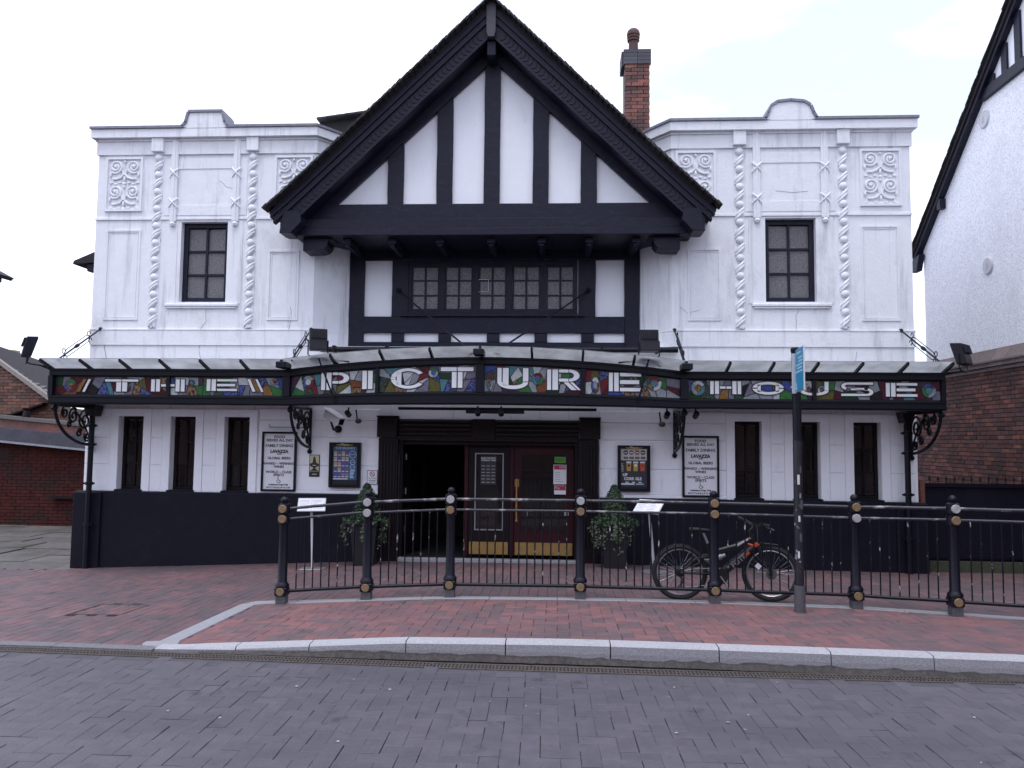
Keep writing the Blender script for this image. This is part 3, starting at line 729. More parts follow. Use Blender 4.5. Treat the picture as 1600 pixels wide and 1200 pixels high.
# chimney -----------------------------------------------------------
ch = part('chimney', MB().box(1.30, 1.78, 15.53, 16.0, 6.2, 9.62), mortar)
cw = .0; z = 6.9; row = 0
bl = MB().box(-.12, .12, 0, .1, 0, .066).build('brick', brick, None); bme = bl.data; bpy.data.objects.remove(bl)
bh = MB().box(-.055, .055, 0, .1, 0, .066).build('brick', brick, None); bmh = bh.data; bpy.data.objects.remove(bh)
bb2 = MB().box(-.13, .13, 0, .1, 0, .07).build('brick', bluebrick, None); bm2 = bb2.data; bpy.data.objects.remove(bb2)
while z < 9.62:
    blue = z > 9.28 or abs(z-8.83) < .0
    ov = .018 if z > 9.28 else (.02 if 8.85 < z < 8.95 else 0)
    if z > 9.28:
        for k in range(2): instance(bm2, 'brick', (1.54-.138+.276*k, 15.5-ov, z), ch, (0, 0, 0), (1.04, 1, 1))
        for k in range(3): instance(bm2, 'brick', (1.30-ov, 15.62+.16*k-.01, z), ch, (0, 0, PI/2*3), (.6, 1, 1)) if k < 3 else None
    else:
        if row % 2: 
            for k in range(2): instance(bme, 'brick', (1.54-.125+.25*k, 15.5-ov+rng.uniform(0, .006), z), ch)
        else:
            for xx, w_ in ((1.355, 0), (1.54, 1), (1.725, 0)): instance(bme if w_ else bmh, 'brick', (xx, 15.5-ov+rng.uniform(0, .006), z), ch, (0, 0, 0), (.98, 1, 1))
    z += .0765; row += 1
MB().lathe([(.125, 9.62), (.125, 9.70), (.10, 9.72), (.095, 9.95), (.125, 9.97), (.125, 10.0), (.11, 10.01), (.13, 10.03), (.13, 10.06), (.115, 10.07), (.135, 10.09), (.135, 10.13), (.12, 10.18), (.08, 10.22), (.0, 10.235)], (1.49, 15.75, 0), 16).build('chimney_pot', terra, ch, smooth=True)

# entrance ------------------------------------------------------------
YD = 12.62
for s in (-1, 1): part('pilaster', MB().box(XC+s*1.575-.155, XC+s*1.575+.155, YW-.09, YW+.02, -.3, 1.80), wood, bevel=.008)
for s in (-1, 1):
    for k in range(5):
        c = XC+s*(1.47+.05*k); part('fluting', MB().tube([(c, YW-.09, .15), (c, YW-.09, 1.72)], .016, 8), wood, smooth=True)
    c = XC+s*1.59; part('capital_block', MB().box(c-.16, c+.16, YW-.15, YW, 1.81, 2.12).box(c-.17, c+.17, YW-.16, YW, 2.122, 2.15), wood, bevel=.008)
part('lintel', MB().box(XC-1.42, XC+1.42, YW-.06, YW+.06, 1.771, 2.10), wood)
for za in (1.86, 1.93, 2.0, 2.07):
    for xa, xb in ((XC-1.40, XC-.27), (XC+.13, XC+1.40)): part('fluting', MB().tube([(xa, YW-.062, za), (xb, YW-.062, za)], .026, 8), wood, smooth=True)
part('lintel', MB().box(XC-.25, XC+.11, YW-.085, YW-.061, 1.78, 2.11), wood, bevel=.006)
# entrance jambs and the lobby behind
part('jamb', MB().box(XC-1.42, XC-1.36, YW+.02, YD+.1, -.3, 1.77).box(XC+1.36, XC+1.42, YW+.02, YD+.1, -.3, 1.77).box(XC-1.36, XC+1.36, YW+.07, YD+.1, 1.70, 1.77), wood)
mb = MB()
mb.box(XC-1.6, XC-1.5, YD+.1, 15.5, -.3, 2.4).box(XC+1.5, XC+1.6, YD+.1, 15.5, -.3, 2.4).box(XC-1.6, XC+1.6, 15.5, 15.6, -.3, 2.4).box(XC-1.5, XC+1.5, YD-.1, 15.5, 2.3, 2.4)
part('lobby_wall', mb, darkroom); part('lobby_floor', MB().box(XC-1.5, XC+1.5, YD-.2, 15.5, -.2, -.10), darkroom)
part('doorstep', MB().box(XC-1.40, XC+1.40, YW-.12, YD-.2, -.3, -.062), edgem, bevel=.008)
def door(xa, xb, wm, bars, name='door', solid=.36):
    mb = holes(MB(), xa, xb, -.04, 1.69, YD, YD+.05, [(xa+.11, xb-.11, solid, 1.56)]); d = part(name, mb, wm, bevel=.004)
    MB().box(xa+.108, xb-.108, YD+.02, YD+.028, solid-.002, 1.562).build('pane', glassd, d)
    mb = MB(); frame(mb, xa+.10, xb-.10, solid-.012, 1.572, YD-.008, YD-.0005, .018); mb.build('glazing_bead', bars and redwood or steel, d)
    if bars:
        mb = MB(); xm = (xa+xb)/2-.06
        for x in (xm,): mb.box(x-.012, x+.012, YD+.004, YD+.016, solid+.01, 1.55)
        for z in (1.30, .70): mb.box(xa+.12, xm-.013, YD+.005, YD+.015, z-.011, z+.011); mb.box(xm+.013, xb-.12, YD+.005, YD+.015, z-.011, z+.011)
        mb.build('glazing_bar', wood, d)
    MB().box(xa+.02, xb-.02, YD-.008, YD-.001, -.03, .165).build('kick_plate', brass, d, bevel=.002)
    return d
dc = door(-1.43, -.77, wood, False)
dr = door(-.70, .25, redwood, True)
part('door_post', MB().box(-1.50, -1.435, YD-.02, YD+.07, -.06, 1.70).box(-.765, -.705, YD-.02, YD+.07, -.06, 1.70), redwood, bevel=.004)
mb = MB().tube([(-.655, YD-.07, .52), (-.655, YD-.07, 1.14)], .014, 10).tube([(-.655, YD, .56), (-.655, YD-.07, .56)], .012, 8).tube([(-.655, YD, 1.10), (-.655, YD-.07, 1.10)], .012, 8).ball((-.655, YD-.07, 1.15), .022, 8).ball((-.655, YD-.07, .51), .022, 8)
mb.box(-.69, -.62, YD-.004, YD+.001, 1.04, 1.16); mb.build('handle', brass, dr, smooth=True)
MB().box(.10, .17, YD-.04, YD, .60, .66).build('lock', steel, dr)
# open leaf standing inside on the left
od = part('door', holes(MB(), 0, .95, -.04, 1.69, 0, .05, [(.11, .84, .36, 1.56)]), wood, bevel=.004)
od.rotation_euler = (0, 0, R(76)); od.location = Vector((XC-1.30, YD+.55, -.04))-WO['pub_building']
for z in (.3, .9, 1.45): part('hinge', MB().tube([(XC-1.345, YD-.0, z), (XC-1.345, YD-.0, z+.1)], .012, 8), steel)
# rain pipe over the canopy and downpipes
mb = MB().tube([(XC-2.70, YW-.08, 3.20), (XC+2.95, YW-.08, 3.21)], .045, 10); rp_ = part('gutter', mb, iron, smooth=True)
for q in range(7): MB().box(XC-2.5+.85*q, XC-2.46+.85*q, YW-.14, YW-.01, 3.15, 3.26).build('bracket', iron, rp_)
for x in (-7.46, 5.24):
    zb_ = gz(x, 12.2)
    mb = MB().tube([(x, YW-.19, zb_), (x, YW-.19, 2.2)], .042, 12)
    dp = part('drainpipe', mb, iron, smooth=True)
    for z in (1.0, 1.62, 1.92, .35): MB().lathe([(.043, z), (.058, z+.004), (.058, z+.05), (.043, z+.054)], (x, YW-.19, 0), 12).box(x-.085, x+.085, YW-.205, YW-.175, z+.012, z+.042).build('collar', iron, dp)
    MB().prism([(x-.06, 2.10), (x+.06, 2.10), (x+.10, 2.26), (x-.10, 2.26)], YW-.28, YW-.05).build('hopper', iron, dp, bevel=.005)

# ------------------------------------------------------------------ the canopy
can = thing('canopy', 'black iron and glass entrance canopy with stained glass fascia across the white front', 'canopy', (XC, 11.8, 2.25))
def cpart(name, mb, m_, **k): return mb.build(name, m_, can, **k)
CW = 2.88
def arch(x): u = abs(x-XC)/CW; return max(0., 1-u*u)
def yF(x): return 11.30-.14*max(0., 1-abs(x-XC)/CW)
def zb0(x): return 2.255+.03*arch(x)
def zgb(x): return 2.395+.075*arch(x)
def zgt(x): return 2.665+.185*arch(x)
def ztp(x): return 2.785+.18*arch(x)
def strip(x0, x1, f0, f1, d0, d1, n_=1):
    mb = MB(); P = []
    for k in range(n_+1):
        x = x0+(x1-x0)*k/n_; y = yF(x); a, b = f0(x), f1(x); P.append([(x, y+d0, a), (x, y+d0, b), (x, y+d1, b), (x, y+d1, a)])
    for k in range(n_): mb.add(P[k]+P[k+1], [(i, (i+1) % 4, 4+(i+1) % 4, 4+i) for i in range(4)])
    mb.add(P[0], [(0, 1, 2, 3)]); mb.add(P[-1], [(3, 2, 1, 0)]); return mb
SEG = [(XC-6.48, XC-CW), (XC-CW, XC), (XC, XC+CW), (XC+CW, XC+6.48)]
for a, b in SEG:
    q = 12 if abs((a+b)/2-XC) < CW else 2
    cpart('fascia_rail', strip(a, b, zb0, lambda x: zgb(x)-.015, -.03, .12, q), iron, bevel=.008)
    cpart('moulding', strip(a, b, lambda x: zb0(x)+.02, lambda x: zb0(x)+.045, -.05, -.031, q), iron)
    cpart('moulding', strip(a, b, lambda x: zgb(x)-.04, lambda x: zgb(x)-.016, -.045, -.031, q), iron)
    cpart('fascia_rail', strip(a, b, lambda x: zgt(x)+.012, ztp, -.03, .10, q), iron, bevel=.008)
    cpart('moulding', strip(a, b, lambda x: ztp(x)-.03, lambda x: ztp(x)-.004, -.05, -.031, q), iron)
PANELS = [(-7.51, -5.79), (-5.74, -4.03), (-3.92, -2.65), (-2.60, -1.18), (-1.06, .32), (.38, 1.73), (1.84, 3.57), (3.62, 5.33)]
mul = [(-7.58, -7.51), (-5.79, -5.74), (-4.03, -3.92), (-2.65, -2.60), (-1.18, -1.06), (.32, .38), (1.73, 1.84), (3.57, 3.62), (5.33, 5.39)]
for a, b in mul:
    big = b-a > .06
    cpart('mullion', strip(a, b, lambda x: zgb(x)-.014, lambda x: zgt(x)+.011, -.055 if big else -.02, .08), iron, bevel=.005)
    if b-a > .1:
        x = (a+b)/2; cpart('bracket_block', MB().box(x-.075, x+.075, yF(x)-.30, yF(x)-.04, ztp(x)+.0, ztp(x)+.09), iron, bevel=.01)
# side returns
for x in (XC-6.46, XC+6.46):
    cpart('fascia_rail', MB().box(x-.03, x+.03, 11.42, YW, 2.26, 2.38).box(x-.03, x+.03, 11.42, YW, 2.68, 2.785), iron)
    cpart('side_panel', MB().box(x-.008, x+.008, 11.42, YW, 2.381, 2.679), mat('smoky_glass', (.06, .06, .075), .15))
# roof glass and rafters
rb = [XC-6.48+.6*k for k in range(6)]+[XC-CW+.72*k for k in range(9)]+[XC+6.48-.6*k for k in range(5, -1, -1)]
def zroof(x, t_): return ztp(x)+.012+(.085 if t_ < 0 else .34)*0 + (-.33*(t_))   # t_: metres behind the fascia line
for k, x in enumerate(rb):
    y0, y1 = yF(x)-.26, YW-.01
    pts = [(x, y0, zroof(x, -.26)+.005), (x, yF(x), zroof(x, 0)+.0), (x, y1, zroof(x, y1-yF(x)))]
    mb = MB()
    for p, q in zip(pts[:-1], pts[1:]):
        p, q = Vector(p), Vector(q); d = (q-p)/2; mb.obox((p+q)/2, (.016, 0, 0), d, (0, 0, .022))
    cpart('rafter', mb, iron)
for a, b in zip(rb[:-1], rb[1:]):
    e = .012; vs = []
    for x in (a+e, b-e):
        for t_ in (-.27, 0, YW-.02-yF(x)): vs += [(x, yF(x)+t_, zroof(x, t_)+.022), (x, yF(x)+t_, zroof(x, t_)+.030)]
    cpart('roof_pane', MB().add(vs, [(0, 6, 8, 2), (2, 8, 10, 4), (1, 3, 9, 7), (3, 5, 11, 9), (0, 1, 7, 6), (4, 10, 11, 5), (0, 2, 3, 1), (2, 4, 5, 3), (6, 7, 9, 8), (8, 9, 11, 10)]), canglass)
for a, b in SEG: cpart('gutter', strip(a, b, lambda x: 2.30, lambda x: 2.40, YW-.10-yF((a+b)/2), YW-.012-yF((a+b)/2), 1), iron) if abs((a+b)/2-XC) > CW else None
# stained glass
COL = {'lilac': (.15, .145, .19), 'grey': (.24, .26, .28), 'green': (.035, .14, .045), 'dgreen': (.015, .045, .02), 'blue': (.045, .07, .27), 'red': (.13, .018, .026),
       'maroon': (.07, .014, .022), 'amber': (.22, .115, .04), 'teal': (.07, .18, .215), 'plum': (.055, .03, .06), 'olive': (.10, .09, .03), 'pale': (.42, .45, .45), 'black': (.015, .014, .018), 'rust': (.15, .055, .025)}
GM = {k: mat('stained_'+k, v, .14, var=.28, scale=9, bump=.25, bscale=30) for k, v in COL.items()}
for k in ('dgreen', 'blue', 'amber'):
    GM[k+'_figured'] = mat('figured_'+k, COL[k], .2, bump=.6, bscale=60, stain=((.01, .01, .012), .50, .53, 26, (1, 1, 1)))
PAL = ['lilac']*5+['grey']*9+['pale']*3+['green']*4+['dgreen']*2+['dgreen_figured']*3+['blue']*2+['blue_figured']*4+['red']*4+['maroon']*2+['amber_figured']*4+['amber']+['teal']*3+['plum']*3+['olive']*3+['pale']*3+['rust']*2+['black']
letm = mat('opal_white_glass', (.78, .79, .80), .18, var=.05)
def area(p): return abs(sum(p[i][0]*p[(i+1) % len(p)][1]-p[(i+1) % len(p)][0]*p[i][1] for i in range(len(p)))/2)
def split(p, c, n_):
    A, B = [], []
    for i in range(len(p)):
        a, b = p[i], p[(i+1) % len(p)]
        da = (a[0]-c[0])*n_[0]+(a[1]-c[1])*n_[1]; db = (b[0]-c[0])*n_[0]+(b[1]-c[1])*n_[1]
        (A if da >= 0 else B).append(a)
        if da*db < 0:
            t_ = da/(da-db); q = (a[0]+(b[0]-a[0])*t_, a[1]+(b[1]-a[1])*t_); A.append(q); B.append(q)
    return A, B
def inset(p, d):
    if sum(p[i][0]*p[(i+1) % len(p)][1]-p[(i+1) % len(p)][0]*p[i][1] for i in range(len(p))) < 0: p = p[::-1]
    out_ = []; n_ = len(p)
    for i in range(n_):
        a, b, c = Vector(p[i-1]), Vector(p[i]), Vector(p[(i+1) % n_])
        e1, e2 = (b-a), (c-b)
        if e1.length < 1e-6 or e2.length < 1e-6: continue
        e1.normalize(); e2.normalize(); n1, n2 = Vector((-e1.y, e1.x)), Vector((-e2.y, e2.x))
        k = n1+n2; dd = max(.35, k.dot(n1))
        out_.append(tuple(b+k*(d/dd)))
    return out_
def glass(poly, d, th, mtl, parent, name='glass_piece'):
    n_ = len(poly); mb = MB()
    mb.add([(x, yF(x)+d, z) for x, z in poly]+[(x, yF(x)+d+th, z) for x, z in poly], [tuple(range(n_)), tuple(range(2*n_-1, n_-1, -1))]+[(i, (i+1) % n_, n_+(i+1) % n_, n_+i) for i in range(n_)])
    return mb.build(name, mtl, parent, recalc=False)
def arcpts(cx, cz, rx, rz, a0, a1, n_=12): return [(cx+rx*math.cos(a0+(a1-a0)*k/n_), cz+rz*math.sin(a0+(a1-a0)*k/n_)) for k in range(n_+1)]
def ringband(cx, cz, rx, rz, t_, a0, a1, n_=14, tz=None):
    tz = tz or t_
    return arcpts(cx, cz, rx, rz, a0, a1, n_)+arcpts(cx, cz, rx-t_, rz-tz, a1, a0, n_)
def rc(a, b, c, d): return [(a, c), (b, c), (b, d), (a, d)]
D = R
LET = {
 'T': [rc(0, .49, .80, 1), rc(.51, 1, .80, 1), rc(.34, .49, 0, .775), rc(.52, .67, 0, .775)],
 'H': [rc(0, .12, 0, 1), rc(.15, .29, 0, 1), rc(.71, .85, 0, 1), rc(.88, 1, 0, 1), rc(.31, .50, .40, .60), rc(.52, .69, .40, .60)],
 'E': [rc(0, .13, 0, 1), rc(.16, .31, 0, 1), rc(.34, 1, 0, .20), rc(.34, .94, .39, .61), rc(.34, 1, .80, 1)],
 'P': [rc(0, .15, 0, 1), rc(.19, .37, 0, 1), rc(.40, .62, .84, 1), rc(.40, .62, .36, .52), ringband(.63, .68, .37, .32, .2, D(90), D(-90), tz=.16)],
 'I': [rc(0, .46, 0, 1), rc(.54, 1, 0, 1)],
 'C': [ringband(.5, .5, .5, .5, .15, D(32), D(172), 18, .15), ringband(.5, .5, .5, .5, .15, D(188), D(328), 18, .15), rc(.17, .31, .2, .8), rc(.0, .14, .44, .56)],
 'U': [rc(0, .14, .30, 1), rc(.17, .36, .16, 1), rc(.80, .98, .36, 1), ringband(.49, .34, .49, .34, .17, D(180), D(360), 16, .18)],
 'R': [rc(0, .13, 0, 1), rc(.16, .34, 0, 1), rc(.36, .66, .84, 1), rc(.36, .66, .40, .56), ringband(.67, .70, .33, .30, .18, D(90), D(-90), tz=.15), [(.50, .38), (.66, .38), (.92, 0), (.74, 0)], [(.69, .38), (.80, .38), (1.04, 0), (.95, 0)]],
 'O': [ringband(.5, .5, .5, .5, .14, D(4), D(176), 18, .22), ringband(.5, .5, .5, .5, .14, D(184), D(356), 18, .22), rc(.16, .27, .22, .78), rc(.73, .84, .22, .78)],
 'S': [rc(.20, 1, .82, 1), rc(.30, .72, .42, .60), rc(0, .80, 0, .18), ringband(.22, .72, .22, .28, .12, D(90), D(250), 12, .18), ringband(.78, .29, .22, .29, .12, D(-90), D(75), 12, .18), [(.16, .62), (.28, .62), (.85, .40), (.72, .40)]],
}
LAY = [[('T', -6.735, -6.227, 2.443, 2.628), ('H', -6.03, -5.80, 2.448, 2.632)], [('E', -5.186, -4.726, 2.462, 2.639)], [('P', -3.463, -3.04, 2.483, 2.745), ('I', -2.848, -2.691, 2.500, 2.770)],
       [('C', -2.425, -1.913, 2.508, 2.806), ('T', -1.694, -1.215, 2.522, 2.822)], [('U', -.876, -.421, 2.509, 2.815), ('R', -.166, .30, 2.504, 2.800)],
       [('E', .713, 1.175, 2.492, 2.760)], [('H', 2.148, 2.584, 2.465, 2.653), ('O', 2.738, 3.179, 2.46, 2.647)], [('S', 3.967, 4.41, 2.45, 2.645), ('E', 4.58, 5.011, 2.445, 2.64)]]
ROUND = [[(-7.27, 2.53, .10, .10), (-6.40, 2.50, .06, .06)], [(-5.42, 2.58, .05, .05), (-4.16, 2.60, .07, .05)], [(-3.66, 2.60, .09, .10)], [(-1.80, 2.74, .075, .075)],
         [(-.30, 2.66, .085, .09), (-.98, 2.6, .05, .12)], [(1.36, 2.61, .11, .11), (.52, 2.58, .06, .12)], [(1.98, 2.55, .10, .11), (3.45, 2.55, .10, .08)], [(3.70, 2.53, .06, .07), (5.17, 2.53, .10, .10)]]
gr = random.Random(5)
for pi_, (a, b) in enumerate(PANELS):
    back = strip(a, b, lambda x: zgb(x)-.014, lambda x: zgt(x)+.011, .030, .05, 8)
    pan = cpart('stained_glass_panel', back, leadcame)
    poly = [(a, zgb(a)), ((a+b)/2, zgb((a+b)/2)), (b, zgb(b)), (b, zgt(b)), ((a+b)/2, zgt((a+b)/2)), (a, zgt(a))]
    pcs = [poly]; target = 25
    while len(pcs) < target:
        pcs.sort(key=area); p = pcs.pop()
        cx = sum(q[0] for q in p)/len(p)+gr.uniform(-.04, .04); cz = sum(q[1] for q in p)/len(p)+gr.uniform(-.02, .02)
        w_ = max(q[0] for q in p)-min(q[0] for q in p); h_ = max(q[1] for q in p)-min(q[1] for q in p)
        an = gr.uniform(-.5, .5) if w_ > h_*1.1 else PI/2+gr.uniform(-.6, .6)
        if gr.random() < .25: an += gr.choice((-.6, .6))
        A, B = split(p, (cx, cz), (math.cos(an), math.sin(an)))
        if len(A) > 2 and len(B) > 2: pcs += [A, B]
        else: pcs.insert(0, p); target -= 1
    last = None
    for p in pcs:
        q = inset(p, .006)
        if len(q) < 3 or area(q) < .0004: continue
        c_ = gr.choice(PAL)
        if c_ == last: c_ = gr.choice(PAL)
        last = c_
        if pi_ in (0, 7) and gr.random() < .5: c_ = gr.choice(['lilac', 'plum', 'grey', 'black', 'maroon', 'olive'])
        glass(q, .018, .011, GM[c_], pan)
    for cx, cz, rx, rz in ROUND[pi_]:
        if cx-rx < a or cx+rx > b: rx = min(rx, cx-a-.005, b-cx-.005)
        glass(arcpts(cx, cz, rx, rz, 0, 2*PI, 20)[:-1], .012, .005, leadcame, pan, 'lead_came')
        ks = gr.sample(['grey', 'teal', 'green', 'amber_figured', 'blue_figured', 'pale', 'red'], 4)
        for k in range(3): glass(inset(ringband(cx, cz, rx-.004, rz-.004, rx*.5, 2*PI*k/3+.4, 2*PI*(k+1)/3+.4, 6, rz*.5), .003), .008, .004, GM[ks[k]], pan)
        glass(arcpts(cx, cz, rx*.45, rz*.45, 0, 2*PI, 12)[:-1], .008, .004, GM[ks[3]], pan)
    def letter(ch, x0, x1, z0, z1, polys=None):
        polys = polys or LET[ch]
        def mp_(p): return [(x0+(x1-x0)*u, z0+(z1-z0)*v) for u, v in p]
        mbk = MB(); mbl = MB()
        for p in polys:
            P_ = mp_(p)
            for mb_, pl, d0, d1 in ((mbk, inset(P_, -.010), .010, .017), (mbl, inset(P_, .0022), .003, .010)):
                n_ = len(pl); mb_.add([(x, yF(x)+d0, z) for x, z in pl]+[(x, yF(x)+d1, z) for x, z in pl], [tuple(range(n_)), tuple(range(2*n_-1, n_-1, -1))]+[(i, (i+1) % n_, n_+(i+1) % n_, n_+i) for i in range(n_)])
        mbk.build('lead_came', leadcame, pan, recalc=False); mbl.build('letter', letm, pan, recalc=True)
    for ch, x0, x1, z0, z1 in LAY[pi_]:
        if ch == 'H' and pi_ == 0: letter('H', x0, x1, z0, z1, [rc(0, .26, 0, 1), rc(.33, .60, 0, 1), rc(.66, 1, .40, .60)])
        else: letter(ch, x0, x1, z0, z1)
    if pi_ == 1:
        letter('H', -5.735, -5.517, 2.449, 2.634, [rc(0, .30, .40, .60), rc(.36, .65, 0, 1), rc(.72, 1, 0, 1)])
        letter('slash', -4.579, -4.361, 2.455, 2.642, [[(0, 1), (.22, 1), (.62, 0), (.40, 0)], ]); 
        glass([(-4.52, 2.64), (-4.47, 2.64), (-4.37, 2.455), (-4.42, 2.455)], .003, .01, GM['amber'], pan)
        glass([(-4.455, 2.64), (-4.42, 2.64), (-4.33, 2.455), (-4.36, 2.455)], .003, .01, letm, pan)
    if pi_ == 0:
        letter('slash', -7.138, -6.952, 2.438, 2.628, [[(.30, 0), (.52, 0), (1, 1), (.78, 1)]])
        glass([(-7.17, 2.44), (-7.12, 2.44), (-7.02, 2.63), (-7.07, 2.63)], .003, .01, GM['amber'], pan)
    if pi_ == 6: letter('U', 3.394, 3.565, 2.455, 2.651, [rc(0, .30, .34, 1), ringband(1.05, .34, 1.05, .34, .4, D(180), D(268), 10, .19)])
    if pi_ == 7: letter('U', 3.625, 3.797, 2.455, 2.651, [rc(.66, 1, .34, 1), ringband(-.05, .34, 1.05, .34, .4, D(272), D(360), 10, .19)])
# scrolled brackets against the wall
def spiral(c, r0, r1, a0, turns, x, n_=22):
    return [(x, c[0]+(r0+(r1-r0)*k/n_)*math.cos(a0+turns*2*PI*k/n_), c[1]+(r0+(r1-r0)*k/n_)*math.sin(a0+turns*2*PI*k/n_)) for k in range(n_+1)]
for x in (-7.56, -3.95, 1.80, 5.37):
    ct = (12.40-.99, 2.25)
    mb = MB().tube([(x, YW-.99*math.cos(a_)*.98-.015, 2.24-.60*math.sin(a_)) for a_ in [PI/2*k/14 for k in range(15)]], .024, 8)
    mb.tube([(x, YW-.03, 1.56), (x, YW-.03, 2.25)], .022, 8).tube([(x, YW-1.0, 2.245), (x, YW-.02, 2.245)], .022, 8)
    mb.ball((x, YW-.04, 1.57), .042, 8).ball((x, YW-1.0, 2.20), .05, 8)
    br = cpart('bracket', mb, iron, smooth=True)
    for cc, r_, a0, tn in (((YW-.23, 2.03), .19, 0, 1.9), ((YW-.53, 2.09), .13, 1, 1.6), ((YW-.75, 2.14), .085, 2, 1.4), ((YW-.14, 1.77), .085, 2.5, 1.4), ((YW-.36, 1.83), .07, .5, 1.3), ((YW-.62, 1.96), .05, .5, 1.2)):
        MB().tube(spiral(cc, r_, .02, a0, tn, x), .018, 6).build('scroll', iron, br, smooth=True)
    MB().tube([(x, YW-.04-.5*t_, 1.60+.62*t_**.6) for t_ in [k/8 for k in range(9)]], .016, 6).build('scroll', iron, br, smooth=True)
# decorative tie rods
for xw, xf in ((-7.50, -7.33), (-3.99, -3.84), (1.81, 1.76), (5.27, 5.24)):
    A, B = Vector((xw, YW-.01, 3.53)), Vector((xf, 11.08, 2.90)); d = B-A; up = Vector((0, -d.z, d.y)).normalized()*-.055
    mb = MB().tube([A, B], .013, 8); mb.ball(A, .034, 8)
    tr_ = cpart('tie_rod', mb, iron, smooth=True)
    mb = MB()
    for e in (-1, 1): mb.tube([A+d*.28+up*e*.4, A+d*.34+up*e, A+d*.80+up*e, A+d*.86+up*e*.4], .007, 6)
    mb.tube([A+d*.52, A+d*.56, A+d*.60, A+d*.64], [.013, .028, .028, .013], 8)
    for e in (-1, 1):
        for t0 in (.28, .86):
            c = A+d*t0+up*e*1.0; mb.tube([c+Vector((0, .04*math.cos(q), .04*math.sin(q))) for q in [.6*k for k in range(9)]], .007, 5)
    mb.build('scrollwork', iron, tr_, smooth=True)
for s, xa, xb in ((-1, XC-1.58, -1.23), (1, XC+1.58, -.90)):
    cpart('tie_rod', MB().tube([(xa, YB-.05, 4.25), (xb, 11.10, 3.03)], .015, 8).ball((xa, YB-.07, 4.26), .04, 8), iron, smooth=True)

# ------------------------------------------------------------------ floodlights, camera, small lamps
def floodlight(c, rz, label, arm, w_=.30, h_=.34):
    t_ = thing('floodlight', label, 'floodlight', c, 'floodlights on the canopy')
    M_ = Matrix.Rotation(rz, 3, 'Z') @ Matrix.Rotation(R(-16), 3, 'X')
    C0 = Vector(c)
    def T(mb): mb.v = [tuple(C0+M_ @ Vector(p)) for p in mb.v]; return mb
    h2, w2 = h_/2, w_/2
    T(MB().add([(-w2, -.03, -h2), (w2, -.03, -h2), (w2, .09, -h2+.02), (-w2, .09, -h2+.02), (-w2, -.05, h2-.05), (w2, -.05, h2-.05), (w2, .09, h2), (-w2, .09, h2)], [(0,3,2,1),(4,5,6,7),(0,1,5,4),(1,2,6,5),(2,3,7,6),(3,0,4,7)])).build('housing', iron, t_, bevel=.008)
    for k in range(8): T(MB().box(-w2+.03+(w_-.06)*k/7-.005, -w2+.03+(w_-.06)*k/7+.005, -.075, -.045, -.02, h2-.07)).build('fin', iron, t_)
    T(MB().box(-w2+.02, w2-.02, .091, .096, -h2+.04, h2-.02)).build('lens', glassd, t_)
    mb = MB().tube([tuple(C0+Matrix.Rotation(rz, 3, 'Z') @ Vector(p)) for p in ((-w2-.015, .02, -.02), (-w2-.015, .01, -h2-.05), (-w2+.02, 0, -h2-.08), (w2-.02, 0, -h2-.08), (w2+.015, .01, -h2-.05), (w2+.015, .02, -.02))], .010, 6)
    mb.build('yoke', iron, t_, smooth=True)
    mb = MB()
    for pl in arm: mb.tube(pl, .012, 6)
    mb.build('arm', iron, t_, smooth=True)
    return t_
floodlight((-7.84, 11.12, 3.10), R(-52), 'black floodlight sticking out beyond the left end of the canopy', [[(-7.84, 11.12, 2.86), (-7.80, 11.16, 2.84), (-7.54, 11.28, 2.80)], [(-7.7, 11.2, 2.83), (-7.56, 11.35, 2.75)]])
floodlight((-3.47, 11.12, 3.22), R(22), 'black floodlight above the letter P of the stained glass lettering', [[(-3.47, 11.12, 2.98), (-3.40, 11.2, 2.95), (-3.05, 11.27, 2.90)], [(-3.47, 11.10, 2.97), (-3.22, 11.20, 2.30)], [(-3.3, 11.2, 2.93), (-3.2, 11.3, 2.86)]], w_=.25, h_=.37)
floodlight((1.27, 11.12, 3.22), R(2), 'black floodlight above the letters RE of the canopy, right of centre', [[(1.27, 11.12, 2.98), (1.2, 11.2, 2.95), (.85, 11.25, 2.90)], [(1.27, 11.10, 2.97), (1.12, 11.20, 2.33)], [(1.3, 11.12, 2.96), (1.45, 11.3, 2.86)]], w_=.26, h_=.36)
floodlight((5.56, 11.12, 3.04), R(48), 'black floodlight past the right end of the canopy before the brick wall', [[(5.56, 11.12, 2.80), (5.48, 11.2, 2.79), (5.34, 11.28, 2.78)], [(5.5, 11.2, 2.8), (5.38, 11.4, 2.75)]])
cc = thing('security_camera', 'white box security camera pointing down beside the canopy bracket left of the door', 'camera', (-3.40, 11.9, 2.02))
def ob(name, c, ax, dims, m_, parent, bevel=.006):
    d = Vector(ax).normalized(); side = d.cross(Vector((0, 0, 1))).normalized(); up = side.cross(d)
    return MB().obox(c, d*dims[0]/2, side*dims[1]/2, up*dims[2]/2).build(name, m_, parent, bevel=bevel)
AX = (.8, -.45, -.42)
ob('housing', (-3.42, 11.85, 2.10), AX, (.34, .13, .12), camw, cc); ob('sunshield', Vector((-3.42, 11.85, 2.10))+Vector((.02, -.02, .066)), AX, (.40, .16, .012), camw, cc)
ob('lens', Vector((-3.42, 11.85, 2.10))+Vector(AX).normalized()*.172, AX, (.01, .10, .09), glassd, cc)
MB().tube([(-3.48, 11.9, 2.04), (-3.5, 12.1, 1.92), (-3.5, 12.38, 1.93)], .018, 8).lathe([(.0, -.02), (.06, -.02), (.06, 0)], (-3.5, YW-.015, 1.93), 14, 'y').build('wall_arm', iron, cc, smooth=True)
